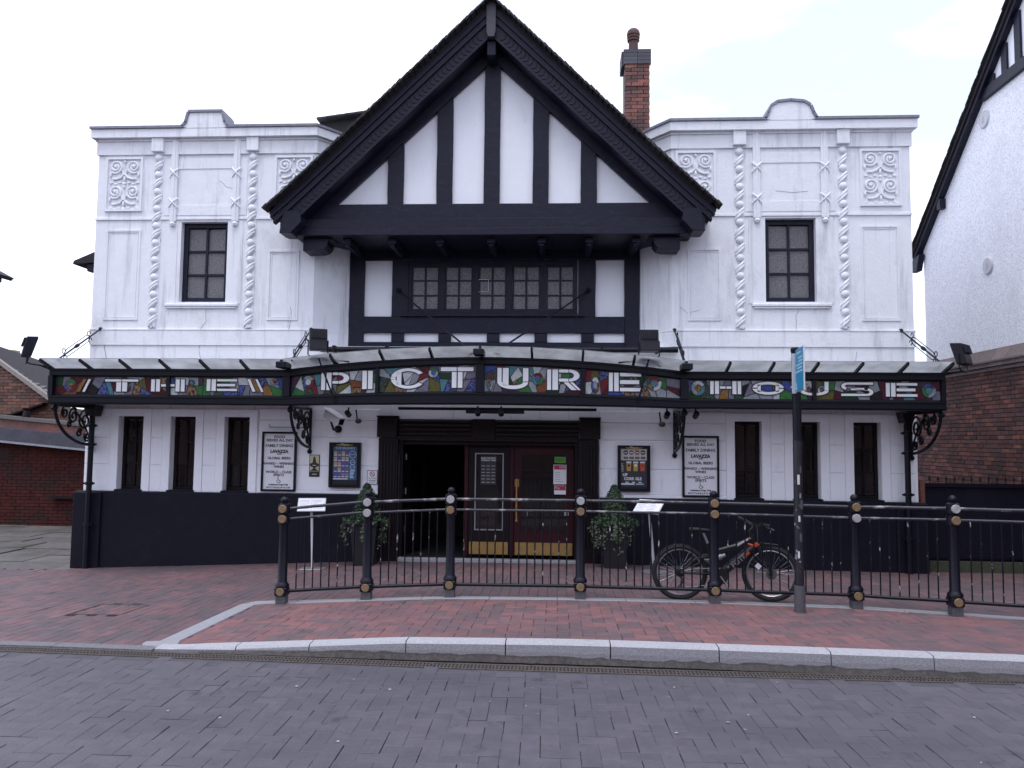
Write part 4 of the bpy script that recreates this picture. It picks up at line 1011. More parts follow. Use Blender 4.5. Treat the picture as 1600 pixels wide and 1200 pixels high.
for c, lb in (((-3.16, 12.30, 2.06), 'small grey sensor hanging under the canopy beside the white camera'), ((1.60, 12.30, 2.05), 'small grey sensor hanging under the canopy left of the right bracket')):
    t_ = thing('sensor', lb, 'sensor', c, 'sensors under the canopy')
    MB().ball(c, .055, 10, (1, .9, .8)).build('dome', gpost, t_, smooth=True); MB().tube([(c[0]-.02, c[1], c[2]+.03), (c[0]-.04, c[1], 2.24)], .012, 6).build('stem', iron, t_)
for c, lb in (((-1.17, 11.35, 2.18), 'left of the two small black spotlights under the canopy centre'), ((-.83, 11.35, 2.18), 'right of the two small black spotlights under the canopy centre'), ((1.58, 11.6, 2.17), 'small black spotlight under the canopy left of the right bracket'), ((1.98, 11.5, 2.17), 'small black spotlight under the canopy right of the right bracket'), ((-3.30, 12.2, 2.17), 'small black spotlight behind the white camera')):
    t_ = thing('spotlight', lb, 'spotlight', c, 'small spotlights under the canopy')
    MB().tube([Vector(c)+Vector((0, -.06, .02)), Vector(c)+Vector((0, .06, -.02))], .042, 12).build('lamp_body', iron, t_); MB().tube([c, (c[0], c[1]+.02, 2.27)], .014, 6).build('stem', iron, t_)
t_ = thing('cable_tray', 'black strip of cable boxes under the middle of the canopy', 'cable tray', (XC, 11.5, 2.2)); MB().box(-2.35, .55, 11.42, 11.56, 2.215, 2.254).box(-1.35, -.5, 11.40, 11.58, 2.17, 2.214).build('tray', iron, t_, bevel=.006)

# ------------------------------------------------------------------ boards and notices on the wall
def txt(p, lines, cx, y, m_, sx=1.): 
    for s_, size, z in lines: text(s_, size, (cx, y, z), p, m_, sx=sx, bold=.0016)
def signboard(xc, label):
    x0, x1, z0, z1 = xc-.28, xc+.28, .935, 1.88; y = YW-.03
    t_ = thing('signboard', label, 'sign', (xc, y, z0), 'framed black and white signboards')
    mb = MB(); frame(mb, x0, x1, z0, z1, y-.035, y+.014, .032); mb.build('frame', iron, t_, bevel=.003)
    MB().box(x0+.03, x1-.03, y-.012, y+.012, z0+.03, z1-.03).build('panel', paper, t_)
    yy = y-.0135
    txt(t_, [('FOOD', .062, 1.795), ('SERVED ALL DAY', .056, 1.742), ('FAMILY DINING', .064, 1.655), ('COFFEE', .020, 1.523), ('GLOBAL BEERS', .056, 1.458), ('AWARD – WINNING', .055, 1.372), ('WINES', .055, 1.322), ('WORLD – CLASS', .055, 1.238), ('SPIRITS', .055, 1.190), ('Assistance Dogs Only', .036, 1.040), ('W E T H E R S P O O N', .038, .993)], xc, yy, ink)
    text('LAVAZZA', .066, (xc, yy, 1.563), t_, ink, bold=.004)
    mb = MB().tube([(xc+.026*math.cos(a_), yy, 1.095+.026*math.sin(a_)) for a_ in [PI*.75+PI*1.25*k/12 for k in range(13)]], .004, 4).tube([(xc-.008, yy, 1.145), (xc-.004, yy, 1.108), (xc+.022, yy, 1.106), (xc+.034, yy, 1.076)], .005, 4).ball((xc-.009, yy, 1.158), .008, 6)
    mb.build('wheelchair_symbol', ink, t_)
    return t_
s1 = signboard(-4.44, 'framed white signboard beside the third ground floor window, left of the door')
s2 = signboard(2.195, 'framed white signboard behind the bicycle side railing, right of the door')
MB().tube([(-4.62, YW-.03, 2.0), (-4.62, YW-.03, 1.955), (-4.25, YW-.03, 1.95), (-4.06, YW-.03, 1.95)], .008, 6).build('wire', steel, s1)
def menu(xc, label, left):
    x0, x1, z0, z1 = xc-.25, xc+.25, 1.01, 1.72; y = YW-.03
    t_ = thing('menu_case', label, 'menu case', (xc, y, z0), 'menu cases beside the door')
    mb = MB(); frame(mb, x0, x1, z0, z1, y-.06, y+.014, .045); mb.build('case', iron, t_, bevel=.006)
    MB().box(x0+.044, x1-.044, y-.03, y+.01, z0+.044, z1-.044).build('backing', mat('menu_black', (.02, .02, .03), .3), t_)
    yy = y-.032
    def q(a, b, c, d, m_, name='print', dy=0): MB().box(x0+a, x0+b, yy-dy-.001, yy-dy, z0+c, z0+d).build(name, m_, t_)
    text('Menu', .058, (xc, y-.0615, z1-.035), t_, gold, bold=.002)
    for e in (-1, 1): MB().box(xc+e*.10-.03, xc+e*.10+.03, y-.0625, y-.0605, z1-.041, z1-.034).box(xc+e*.085-.006, xc+e*.085+.006, y-.0625, y-.0605, z1-.05, z1-.042).build('flourish', gold, t_)
    pr = random.Random(3 if left else 4)
    if left:
        q(.06, .44, .12, .64, mat('poster_blue', (.05, .10, .20), .35), 'poster')
        text('TOP BRANDS', .052, (xc, yy-.0025, z0+.618), t_, bluel)
        cols = [(.45, .28, .20), (.42, .16, .12), (.40, .32, .18), (.22, .20, .24), (.10, .08, .30), (.5, .48, .5), (.30, .14, .28), (.14, .12, .16)]
        for r_ in range(5):
            for c_ in range(4):
                zz = .50-.085*r_
                q(.075+.062*c_, .125+.062*c_, zz, zz+.068, mat('label%d' % pr.randrange(8), cols[pr.randrange(8)], .4), 'print', .0012)
                q(.078+.062*c_, .122+.062*c_, zz+.004, zz+.014, paper, 'print', .0024)
        for z in (.52, .40, .32):
            r_ = .055 if z > .5 else .038
            MB().tube([(x0+.375+r_*math.cos(a_), yy-.002, z0+z+r_*math.sin(a_)) for a_ in [2*PI*k/20 for k in range(20)]], .004, 4, True).build('price_ring', bluel, t_); text('£5.99' if z > .5 else '£4.99', .034 if z > .5 else .024, (x0+.375, yy-.004, z0+z), t_, paper)
        for k in range(6): q(.335, .335+.03+.06*pr.random(), .15+.022*k, .162+.022*k, bluel, 'print', .0012)
        q(.065, .30, .128, .142, paper, 'print', .0024)
    else:
        q(.05, .45, .48, .655, mat('poster_cream', (.52, .50, .47), .4), 'poster'); q(.05, .45, .075, .478, mat('poster_dark', (.035, .037, .05), .35), 'poster')
        lc = [ink, mat('poster_grey', (.12, .11, .12), .4), mat('poster_crimson', (.30, .02, .06), .4), ink]
        for k in range(4):
            c_ = x0+.125+.088*k; MB().lathe([(0, 0), (.036, 0), (.036, -.001), (0, -.001)], (c_, yy-.0012, z0+.60), 16, 'y').build('badge', lc[k], t_)
            MB().box(c_-.022, c_+.022, yy-.0032, yy-.0024, z0+.592, z0+.606).build('badge_text', paper, t_); q(.093+.088*k, .16+.088*k, .50, .535, ink, 'print', .0012)
            text('£2.9', .022, (c_, yy-.0025, z0+.517), t_, paper)
        text('CRAFT', .045, (x0+.075, yy-.002, z0+.37), t_, paper, ry=-PI/2)
        gl_ = [(.50, .26, .06), (.46, .30, .03), (.45, .09, .02)]
        for k in range(3):
            a = x0+.135+.105*k; b = a+.075
            MB().prism([(a+.006, z0+.315), (b-.006, z0+.315), (b, z0+.46), (a, z0+.46)], yy-.0022, yy-.0012).build('glass_picture', mat('beer%d' % k, gl_[k], .4), t_)
            MB().prism([(a, z0+.44), (b, z0+.44), (b, z0+.46), (a, z0+.46)], yy-.0034, yy-.0024).build('foam', paper, t_); MB().lathe([(0, 0), (.02, 0), (.02, -.001), (0, -.001)], ((a+b)/2, yy-.0026, z0+.40), 12, 'y').build('badge', (ink, paper, redp)[k], t_)
        text('UP', .06, (x0+.115, yy-.002, z0+.255), t_, paper, bold=.002); text('CORK GLE', .062, (x0+.10, yy-.002, z0+.195), t_, paper, bold=.002, align='LEFT', sx=.9)
        for k in range(3): q(.12+.10*k, .17+.10*k, .135, .148, paper, 'print', .0012)
        q(.055, .26, .105, .125, paper, 'print', .0012); q(.28, .40, .108, .122, bluel, 'print', .0012)
    MB().box(x0+.046, x1-.046, y-.05, y-.047, z0+.046, z0+.047).build('seal', iron, t_)
    return t_
menu(-3.37, 'black menu case with a blue price poster, left of the door', True)
menu(1.17, 'black menu case with beer glasses on its poster, right of the door', False)
t_ = thing('plaque', 'cream and black ale plaque between the left signboard and menu case', 'plaque', (-3.87, YW-.02, 1.17)); y = YW-.02
cream = mat('plaque_cream', (.52, .48, .30), .4)
MB().box(-3.955, -3.785, y-.008, y+.005, 1.17, 1.52).build('plate', ink, t_, bevel=.004); MB().box(-3.943, -3.797, y-.0105, y-.0085, 1.255, 1.51).build('panel', cream, t_)
sp = [(-.012, 1.49), (.012, 1.49), (.022, 1.44), (.028, 1.395), (.07, 1.375), (.075, 1.35), (.04, 1.325), (.014, 1.315), (.03, 1.29), (.075, 1.262)]
MB().prism([(-3.87+u, z) for u, z in sp]+[(-3.87-u, z) for u, z in sp[::-1]], y-.0125, y-.011).build('emblem', ink, t_)
MB().box(-3.90, -3.84, y-.0138, y-.0128, 1.345, 1.357).box(-3.90, -3.83, y-.0095, y-.0085, 1.205, 1.218).build('print', cream, t_)
t_ = thing('no_smoking_sign', 'small white no smoking notice behind the left conifer planter', 'notice', (-2.935, YW-.02, 1.08)); y = YW-.02
MB().box(-3.02, -2.85, y-.006, y+.005, 1.06, 1.285).build('plate', ink, t_); MB().box(-3.012, -2.858, y-.0075, y-.0062, 1.068, 1.277).build('panel', paper, t_)
MB().tube([(-2.935+.036*math.cos(a_), y-.009, 1.225+.036*math.sin(a_)) for a_ in [2*PI*k/20 for k in range(20)]], .005, 4, True).tube([(-2.96, y-.009, 1.25), (-2.91, y-.009, 1.20)], .005, 4).box(-2.955, -2.915, y-.0095, y-.008, 1.221, 1.229).build('symbol', redp, t_)
text('No smoking', .024, (-2.935, y-.009, 1.16), t_, ink); MB().box(-2.99, -2.88, y-.0095, y-.008, 1.12, 1.127).box(-2.98, -2.89, y-.0095, y-.008, 1.095, 1.102).build('print', ink, t_)
# notices on the doors
yd = YD-.0
def notice(x0, x1, z0, z1, m_, label, name='notice', y=YD+.012):
    t_ = thing(name, label, 'notice', ((x0+x1)/2, y, z0)); MB().box(x0, x1, y-.002, y, z0, z1).build('sheet', m_, t_); return t_, y-.0032
t_, yy = notice(-1.24, -.99, 1.07, 1.53, mat('notice_dark', (.03, .03, .035), .4), 'dark opening times notice in white lettering on the middle glass door')
text('BANK HOLIDAY', .033, (-1.115, yy, 1.49), t_, paper, bold=.001); text('OPENING TIMES', .033, (-1.115, yy, 1.455), t_, paper, bold=.001)
for r_ in range(6):
    mb = MB()
    for c_ in range(3): mb.box(-1.225+.08*c_, -1.175+.08*c_+.01*rng.random(), yy-.0005, yy+.0008, 1.10+.052*r_, 1.112+.052*r_)
    mb.build('print', mat('print_grey', (.38, .38, .40), .5), t_)
t_, yy = notice(-.06, .12, 1.425, 1.525, greenp, 'bright green sticker on the red door', 'sticker', YD-.003)
MB().box(-.04, .09, yy-.0005, yy+.0008, 1.485, 1.495).box(-.04, .08, yy-.0005, yy+.0008, 1.455, 1.465).build('print', ink, t_)
t_, yy = notice(-.075, .135, 1.09, 1.40, paper, 'white notice with a red heading on the red door', 'notice', YD-.003)
MB().box(-.065, .125, yy-.0005, yy+.0008, 1.325, 1.392).build('heading', redp, t_); text('NOS', .05, (.07, yy-.0015, 1.358), t_, paper); 
mb = MB()
for k in range(5): mb.box(-.05, .02+.07*rng.random(), yy-.0005, yy+.0008, 1.13+.035*k, 1.138+.035*k)
mb.build('print', mat('print_grey', (.38, .38, .40), .5), t_)
t_, yy = notice(-.06, .125, .93, 1.07, paper, 'small white and red notice lowest on the red door', 'notice', YD-.003)
MB().box(-.055, .12, yy-.0005, yy+.0008, .995, 1.065).build('heading', redp, t_); text('Try', .05, (-.01, yy-.0015, 1.03), t_, paper)

# ------------------------------------------------------------------ railing along the ramp
rail = thing('railing', 'black tubular guard railing with round medallions on its posts in front of the entrance', 'railing', (.5, 8.8, .05))
POSTS = [(-3.04, 8.68), (-2.12, 8.79), (-1.20, 8.88), (.25, 8.84), (1.70, 8.79), (3.16, 8.68), (4.04, 8.39), (5.10, 8.02), (6.2, 7.62)]
medw = mat('medallion_white', (.34, .33, .33), .55, var=.4, scale=30, bump=.3); medg = mat('medallion_gold', (.20, .135, .07), .55, .1, var=.35, scale=30, bump=.3)
LEAN = [(-.015, 0), (0, 0), (.0, 0), (0, 0), (0, 0), (.0, 0), (.012, 0), (0, 0), (0, 0)]
gold_pat = [(1, 1, 1), (0, 0, 1), (0, 1, 1), (0, 1, 1), (1, 1, 1), (1, 0, 1), (0, 1, 1), (1, 0, 1), (0, 0, 1)]
PH = [1.16, 1.20, 1.21, 1.20, 1.20, 1.19, 1.20, 1.2, 1.2]
for k, (x, y) in enumerate(POSTS):
    z = gz(x, y); s_ = PH[k]/1.20
    mb = MB().lathe([(.058, z+.185*s_), (.075, z+.19*s_), (.075, z+.215*s_), (.06, z+.235*s_), (.052, z+.25*s_), (.047, z+.80*s_), (.047, z+.905*s_)], (x, y, 0), 18)
    mb.lathe([(.058, z+.90*s_), (.058, z+.91*s_), (.066, z+.918*s_), (.066, z+1.005*s_), (.05, z+1.012*s_), (.05, z+1.022*s_), (.066, z+1.03*s_), (.066, z+1.125*s_), (.05, z+1.135*s_), (.034, z+1.14*s_), (.034, z+1.15*s_)], (x, y, 0), 14)
    po = mb.build('post', railm, rail, smooth=True)
    MB().box(x-.066, x+.066, y-.066, y+.066, z+.095*s_, z+.186*s_).build('post_block', railm, po, bevel=.008)
    MB().box(x-.055, x+.055, y-.055, y+.055, z-.02, z+.094*s_).build('foot', gpost, po, bevel=.006)
    MB().ball((x, y, z+1.172*s_), .042, 14).build('ball_finial', railm, po, smooth=True)
    for h_, g_ in zip((1.078, .962, .142), gold_pat[k]):
        MB().lathe([(0, -.012), (.040, -.012), (.045, -.006), (.045, .01)], (x, y-.066, z+h_*s_), 18, 'y').build('medallion', medg if g_ else medw, po)
        if h_ > .5: MB().lathe([(0, .012), (.040, .012), (.045, .006), (.045, -.01)], (x, y+.066, z+h_*s_), 18, 'y').build('medallion', medw, po)
for k in range(len(POSTS)-1):
    (xa, ya), (xb, yb) = POSTS[k], POSTS[k+1]; za, zb = gz(xa, ya), gz(xb, yb); d = Vector((xb-xa, yb-ya, 0)); ln = d.length; d /= ln
    sa, sb = PH[k]/1.2, PH[k+1]/1.2
    def rl(h_, r_, m_, g0=.06):
        A = Vector((xa, ya, za+h_*sa))+d*g0; B = Vector((xb, yb, zb+h_*sb))-d*g0
        MB().tube([A, A.lerp(B, .33)+Vector((0, 0, rng.uniform(-.003, .003))), A.lerp(B, .66), B], r_, 10).build('rail', m_, rail, smooth=True)
        return A, B
    rl(1.078, .0165, chiprail); m0, m1 = rl(.962, .0135, chiprail); b0, b1 = rl(.142, .019, railm)
    n_ = round(ln/.1)
    for q in range(1, n_):
        t_ = q/n_; A = b0.lerp(b1, t_); B = m0.lerp(m1, t_)
        MB().tube([A, A.lerp(B, .5)+Vector((rng.uniform(-.002, .002), 0, 0)), B], .0078, 6).build('baluster', chip, rail, smooth=True)

# ------------------------------------------------------------------ sign post
px_, py_ = 2.48, 8.36; pz = gz(px_, py_)
sp = thing('sign_post', 'tall black post covered in peeling stickers with a blue blade sign beside the bicycle', 'sign post', (px_, py_, pz))
pm = mat('stickered_post_paint', (.013, .013, .018), .4, bump=.3, stain=((.30, .30, .32), .60, .66, 11, (1, 1, .8)))
MB().tube([(px_, py_, pz+.27), (px_, py_, pz+1.75)], .047, 16).build('pole', pm, sp, smooth=True)
MB().tube([(px_, py_, pz+1.75), (px_-.005, py_, 2.74)], .045, 16).lathe([(.048, 2.735), (.05, 2.74), (.05, 2.775), (.03, 2.79)], (px_-.005, py_, 0), 16).build('pole', iron, sp, smooth=True)
MB().tube([(px_, py_, pz-.01), (px_, py_, pz+.27)], .056, 16).build('sleeve', gpost, sp, smooth=True)
A = Vector((2.455, 8.27, 0)); B = Vector((2.395, 7.82, 0)); d = (B-A)/2; nn = Vector((-d.y, d.x, 0)).normalized()*.007; c = (A+B)/2
if nn.x > 0: nn = -nn
z0, z1 = 2.31, 2.745
MB().obox(c+Vector((0, 0, (z0+z1)/2)), d, nn, (0, 0, (z1-z0)/2)).build('blade', mat('blade_back', (.6, .6, .62), .4), sp)
bl_ = MB().obox(c+nn*1.35+Vector((0, 0, (z0+z1)/2)), d*.985, nn*.2, (0, 0, (z1-z0)/2-.006)).build('blue_face', blueP, sp)
MB().box(px_-.062, px_-.028, 8.28, 8.31, z0-.01, z1-.03).build('mounting_channel', camw, sp); MB().box(px_-.07, px_+.07, 8.30, 8.33, z1-.085, z1-.07).box(px_-.07, px_+.07, 8.30, 8.33, z0+.05, z0+.065).build('clamp', camw, sp)
for k, (f0, f1) in enumerate(((.15, .75), (.35, .95), (.42, .95), (.12, .95), (.25, .9), (.05, .95))):
    zz = 2.70-.034*k-(.02 if k else 0); P0, P1 = A.lerp(B, f0), A.lerp(B, f1)
    MB().obox((P0+P1)/2+nn*1.62+Vector((0, 0, zz)), (P1-P0)/2, nn*.06, (0, 0, .008)).build('print', bluel, sp)
for f0, f1, za, zb in ((.05, .22, 2.335, 2.36), (.05, .16, 2.37, 2.40)):
    P0, P1 = A.lerp(B, f0), A.lerp(B, f1); MB().obox((P0+P1)/2+nn*1.62+Vector((0, 0, (za+zb)/2)), (P1-P0)/2, nn*.06, (0, 0, (zb-za)/2)).build('print', bluel, sp)
for zz, a0, w_, h_, mm in ((1.30, -2.0, .5, .10, camw), (1.05, -1.4, .6, .09, gpost), (.92, -1.9, .4, .06, camw), (.72, -1.7, .5, .08, gpost), (1.42, -1.5, .4, .07, gpost), (.55, -2.1, .4, .07, camw), (1.16, -1.6, .35, .05, steel)):
    mb = MB(); q = [(px_+.0485*math.cos(a0+w_*k/5), py_+.0485*math.sin(a0+w_*k/5)) for k in range(6)]
    mb.add([(x, y, pz+zz) for x, y in q]+[(x, y, pz+zz+h_) for x, y in q], [(k, k+1, 7+k, 6+k) for k in range(5)]); mb.build('sticker', mm, sp, recalc=False)

# ------------------------------------------------------------------ bicycle leaning on the railing
RX, FX, BY = 1.36, 2.355, 9.00
bz = gz(1.8, BY); RW = .305; hz = bz+RW
bike = thing('bicycle', 'black mountain bicycle with an orange fork crown leaning behind the railing', 'bicycle', (1.85, BY, bz))
def wheel(x, turn=0.):
    c = Vector((x, BY, hz)); Rm = Matrix.Rotation(turn, 3, 'Z')
    def P(r_, a_, oy=0): return tuple(c+Rm @ Vector((r_*math.cos(a_), oy, r_*math.sin(a_))))
    w_ = MB().tube([P(RW-.024, 2*PI*k/40) for k in range(40)], .025, 8, True)
    for k in range(64):
        a_ = 2*PI*k/64
        for oy in (-.012, .012): w_.add([P(RW-.004, a_, oy-.008), P(RW+.004, a_, oy-.008), P(RW+.004, a_, oy+.008), P(RW-.004, a_, oy+.008), P(RW-.004, a_+.05, oy-.008), P(RW+.004, a_+.05, oy-.008), P(RW+.004, a_+.05, oy+.008), P(RW-.004, a_+.05, oy+.008)], [(0,3,2,1),(4,5,6,7),(0,1,5,4),(1,2,6,5),(2,3,7,6),(3,0,4,7)])
    wo = w_.build('wheel', rubber, bike, smooth=True)
    MB().tube([P(RW-.055, 2*PI*k/40) for k in range(40)], .009, 6, True).build('rim', alum, wo, smooth=True)
    mb = MB()
    for k in range(28):
        a_ = 2*PI*k/28; s_ = -1 if k % 2 else 1; b_ = a_+(.5 if k % 4 < 2 else -.5)
        mb.tube([P(.02, b_, s_*.028), P(RW-.058, a_)], .0013, 4)
    mb.build('spokes', alum, wo, kind='stuff')
    MB().tube([P(0, 0, -.06), P(0, 0, .06)], [.022, .018][0], 12).build('hub', bikeb, wo)
    mb = MB().lathe([(.03, -.001), (.06, -.001), (.06, .001), (.03, .001)], c+Vector((0, .045 if x < 2 else -.045, 0)), 20, 'y'); mb.build('brake_disc', gpost, wo)
    return wo
wr = wheel(RX); wf = wheel(FX, R(-14))
MB().obox((FX-.135, BY-.012, hz+.08), (.018, 0, .02), (0, .006, 0), (-.02, 0, .018)).build('reflector', paper, wf)
BBp = Vector((1.79, BY, bz+.275)); HD0 = Vector((2.185, BY, bz+.60)); HD1 = Vector((2.150, BY, bz+.715)); SC = Vector((1.70, BY, bz+.525))
fr = MB().tube([HD0, HD1], .028, 10).tube([HD0+Vector((-.01, 0, .0)), BBp], [.046, .05], 10).tube([HD1+Vector((0, 0, -.03)), Vector((1.98, BY, bz+.60)), SC], [.028, .03, .024], 10)
fr.tube([BBp, SC, SC+Vector((-.03, 0, .10))], .022, 10).ball(BBp, .042, 10).build('frame', bikeb, bike, smooth=True)
MB().tube([HD1+Vector((-.04, -.031, -.037)), Vector((1.98, BY-.033, bz+.60))], .012, 6).build('decal', alum, bike, smooth=True)
dd = (HD0-BBp).normalized()
text('FLITE', .075, BBp+dd*.27+Vector((0, -.053, .0)), bike, alum, ry=-math.atan2(dd.z, dd.x), bold=.002, sx=1.1)
MB().obox(BBp+dd*.39+Vector((0, -.052, .0)), dd*.03, (0, .002, 0), (.008, 0, -.01)).build('decal', orange, bike)
MB().tube([SC+Vector((-.0, 0, -.08)), Vector((1.86, BY, bz+.50))], .024, 10).tube([SC+Vector((.03, 0, -.075)), Vector((1.82, BY, bz+.485))], .034, 12).build('shock_absorber', steel, bike, smooth=True)
ar = MB()
for s_ in (-1, 1):
    o_ = Vector((0, s_*.065, 0)); ar.tube([BBp+Vector((-.04, s_*.05, .02)), Vector((RX, BY+s_*.07, hz))], .013, 8).tube([SC+Vector((-.02, s_*.05, -.03)), Vector((1.52, BY+s_*.065, bz+.46)), Vector((RX, BY+s_*.07, hz))], .012, 8)
ar.build('swing_arm', bikeb, bike, smooth=True)
fk = MB(); fo = HD0
for s_ in (-1, 1): fk.tube([HD0+Vector((.02, s_*.055, .015)), HD0+Vector((.06, s_*.06, -.09)), Vector((FX-.02, BY+s_*.06, hz+.08)), Vector((FX, BY+s_*.055, hz))], [.019, .019, .016, .012], 8)
fk.build('fork', bikeb, bike, smooth=True)
MB().tube([HD0+Vector((.015, -.06, .02)), HD0+Vector((.015, .06, .02))], .026, 10).tube([HD0+Vector((-.08, -.02, .03)), HD0+Vector((.02, -.05, .0))], .012, 8).build('fork_crown', orange, bike, smooth=True)
MB().tube([HD1, HD1+Vector((-.015, 0, .05)), HD1+Vector((.03, -.02, .11))], .018, 8).build('stem', bikeb, bike, smooth=True)
hb = [HD1+Vector(p) for p in ((-.06, .31, .17), (-.03, .16, .16), (.02, .04, .115), (.035, -.04, .11), (.07, -.15, .145), (.13, -.30, .14))]
hbo = MB().tube(hb, .013, 8).build('handlebar', bikeb, bike, smooth=True)
MB().tube([hb[0], hb[0].lerp(hb[1], .75)], .018, 8).build('grip', rubber, hbo, smooth=True); MB().tube([hb[5], hb[5].lerp(hb[4], .75)], .018, 8).build('grip', rubber, hbo, smooth=True)
for a, b in ((1, 0), (4, 5)): MB().tube([hb[a]+Vector((.02, 0, -.01)), hb[a]+Vector((.06, 0, -.03)), hb[a].lerp(hb[b], .8)+Vector((.06, 0, -.045))], .006, 6).build('brake_lever', alum, hbo, smooth=True)
mb = MB().tube([hb[4], hb[4]+Vector((.10, -.03, -.05)), HD0+Vector((.09, -.06, .05)), Vector((FX, BY-.07, hz+.05))], .004, 5).tube([hb[1], hb[1]+Vector((.12, -.05, -.05)), HD1+Vector((.06, -.05, -.06)), HD0+Vector((-.10, -.05, -.08)), BBp+Vector((0, -.06, .05))], .004, 5)
mb.build('cable', rubber, bike, smooth=True)
MB().tube([SC+Vector((-.02, 0, .08)), SC+Vector((-.085, 0, .235))], .014, 8).build('seat_post', alum, bike, smooth=True)
st_ = SC+Vector((-.10, 0, .25))
mb = MB().add([tuple(st_+Vector(p)) for p in ((-.13, -.075, .02), (-.13, .075, .02), (-.02, .065, .015), (-.02, -.065, .015), (.15, .018, .0), (.15, -.018, .0), (-.12, -.06, -.03), (-.12, .06, -.03), (-.02, .04, -.035), (-.02, -.04, -.035), (.14, .012, -.03), (.14, -.012, -.03))],
     [(0, 3, 2, 1), (3, 5, 4, 2), (6, 7, 8, 9), (9, 8, 10, 11), (0, 1, 7, 6), (1, 2, 8, 7), (2, 4, 10, 8), (4, 5, 11, 10), (5, 3, 9, 11), (3, 0, 6, 9)]); mb.build('saddle', rubber, bike, bevel=.012)
mb = MB().lathe([(.0, -.004), (.085, -.004), (.085, .0), (.0, .0)], BBp+Vector((0, -.065, 0)), 24, 'y')
for k in range(28): mb.obox(BBp+Vector((.088*math.cos(2*PI*k/28), -.067, .088*math.sin(2*PI*k/28))), (.006, 0, 0), (0, .002, 0), (0, 0, .004))
cs = mb.build('chainset', bikeb, bike)
MB().tube([BBp+Vector((0, -.08, 0)), BBp+Vector((.10, -.085, -.14))], .011, 8).box(BBp.x+.06, BBp.x+.15, BY-.17, BY-.09, BBp.z-.155, BBp.z-.13).build('crank', alum, cs, smooth=False)
MB().tube([BBp+Vector((0, .08, 0)), BBp+Vector((-.10, .085, .14))], .011, 8).box(BBp.x-.15, BBp.x-.06, BY+.09, BY+.17, BBp.z+.13, BBp.z+.155).build('crank', alum, cs)
mb = MB().lathe([(0, -.055), (.03, -.055), (.03, -.045), (.05, -.04), (.05, -.028), (0, -.028)], (RX, BY, hz), 18, 'y').tube([(RX, BY-.06, hz-.02), (RX+.02, BY-.06, hz-.09), (RX-.005, BY-.06, hz-.155)], .011, 8).ball((RX+.02, BY-.06, hz-.09), .024, 8).ball((RX-.005, BY-.06, hz-.155), .026, 8)
mb.build('derailleur', bikeb, bike, smooth=True)
MB().tube([(RX, BY-.062, hz+.045), (BBp.x, BY-.068, BBp.z+.086)], .004, 5).tube([(RX, BY-.062, hz-.16), (BBp.x, BY-.068, BBp.z-.086)], .004, 5).build('chain', steel, bike)
MB().obox(HD0+Vector((.16, 0, .03)), (.10, 0, -.01), (0, .03, 0), (0, 0, .004)).build('mudguard', rubber, bike, bevel=.003)

# ------------------------------------------------------------------ menu stands
def lectern(x, y, label, px, py, pz_, rz, plate):
    z = gz(x, y); t_ = thing('menu_stand', label, 'menu stand', (x, y, z), 'menu stands by the railing')
    if plate: MB().box(x-.17, x+.17, y-.12, y+.12, z, z+.012).build('base', steel, t_, bevel=.003)
    else: MB().lathe([(0, z), (.19, z), (.19, z+.008), (.03, z+.02), (0, z+.02)], (x, y, 0), 24).build('base', steel, t_, smooth=True)
    MB().tube([(x, y, z+.01), (px, py, pz_-.01)], .020, 10).build('pole', camw, t_, smooth=True)
    M_ = Matrix.Rotation(rz, 3, 'Z') @ Matrix.Rotation(R(38), 3, 'X'); C0 = Vector((px, py, pz_))
    def T(mb): mb.v = [tuple(C0+M_ @ Vector(p)) for p in mb.v]; return mb
    b_ = T(MB().box(-.20, .20, -.14, .14, 0, .014)).build('board', camw, t_, bevel=.003)
    T(MB().box(-.185, -.005, -.125, .125, .0145, .0155).box(.005, .185, -.125, .125, .0145, .0155)).build('menu_sheet', paper, b_)
    mb = MB()
    for c_ in (-.17, .02):
        for k in range(7): mb.box(c_, c_+.06+.09*rng.random(), -.10+.03*k, -.092+.03*k, .016, .0165)
    T(mb).build('print', mat('print_grey', (.38, .38, .40), .5), b_)
    return t_
lectern(-3.60, 11.55, 'menu stand with tilted white board and square base at the left end of the railing', -3.62, 11.50, .80, R(14), True)
lectern(1.38, 11.5, 'menu stand with a tilted white board and round base, behind the rear bicycle wheel', 1.27, 11.2, .87, R(-34), False)

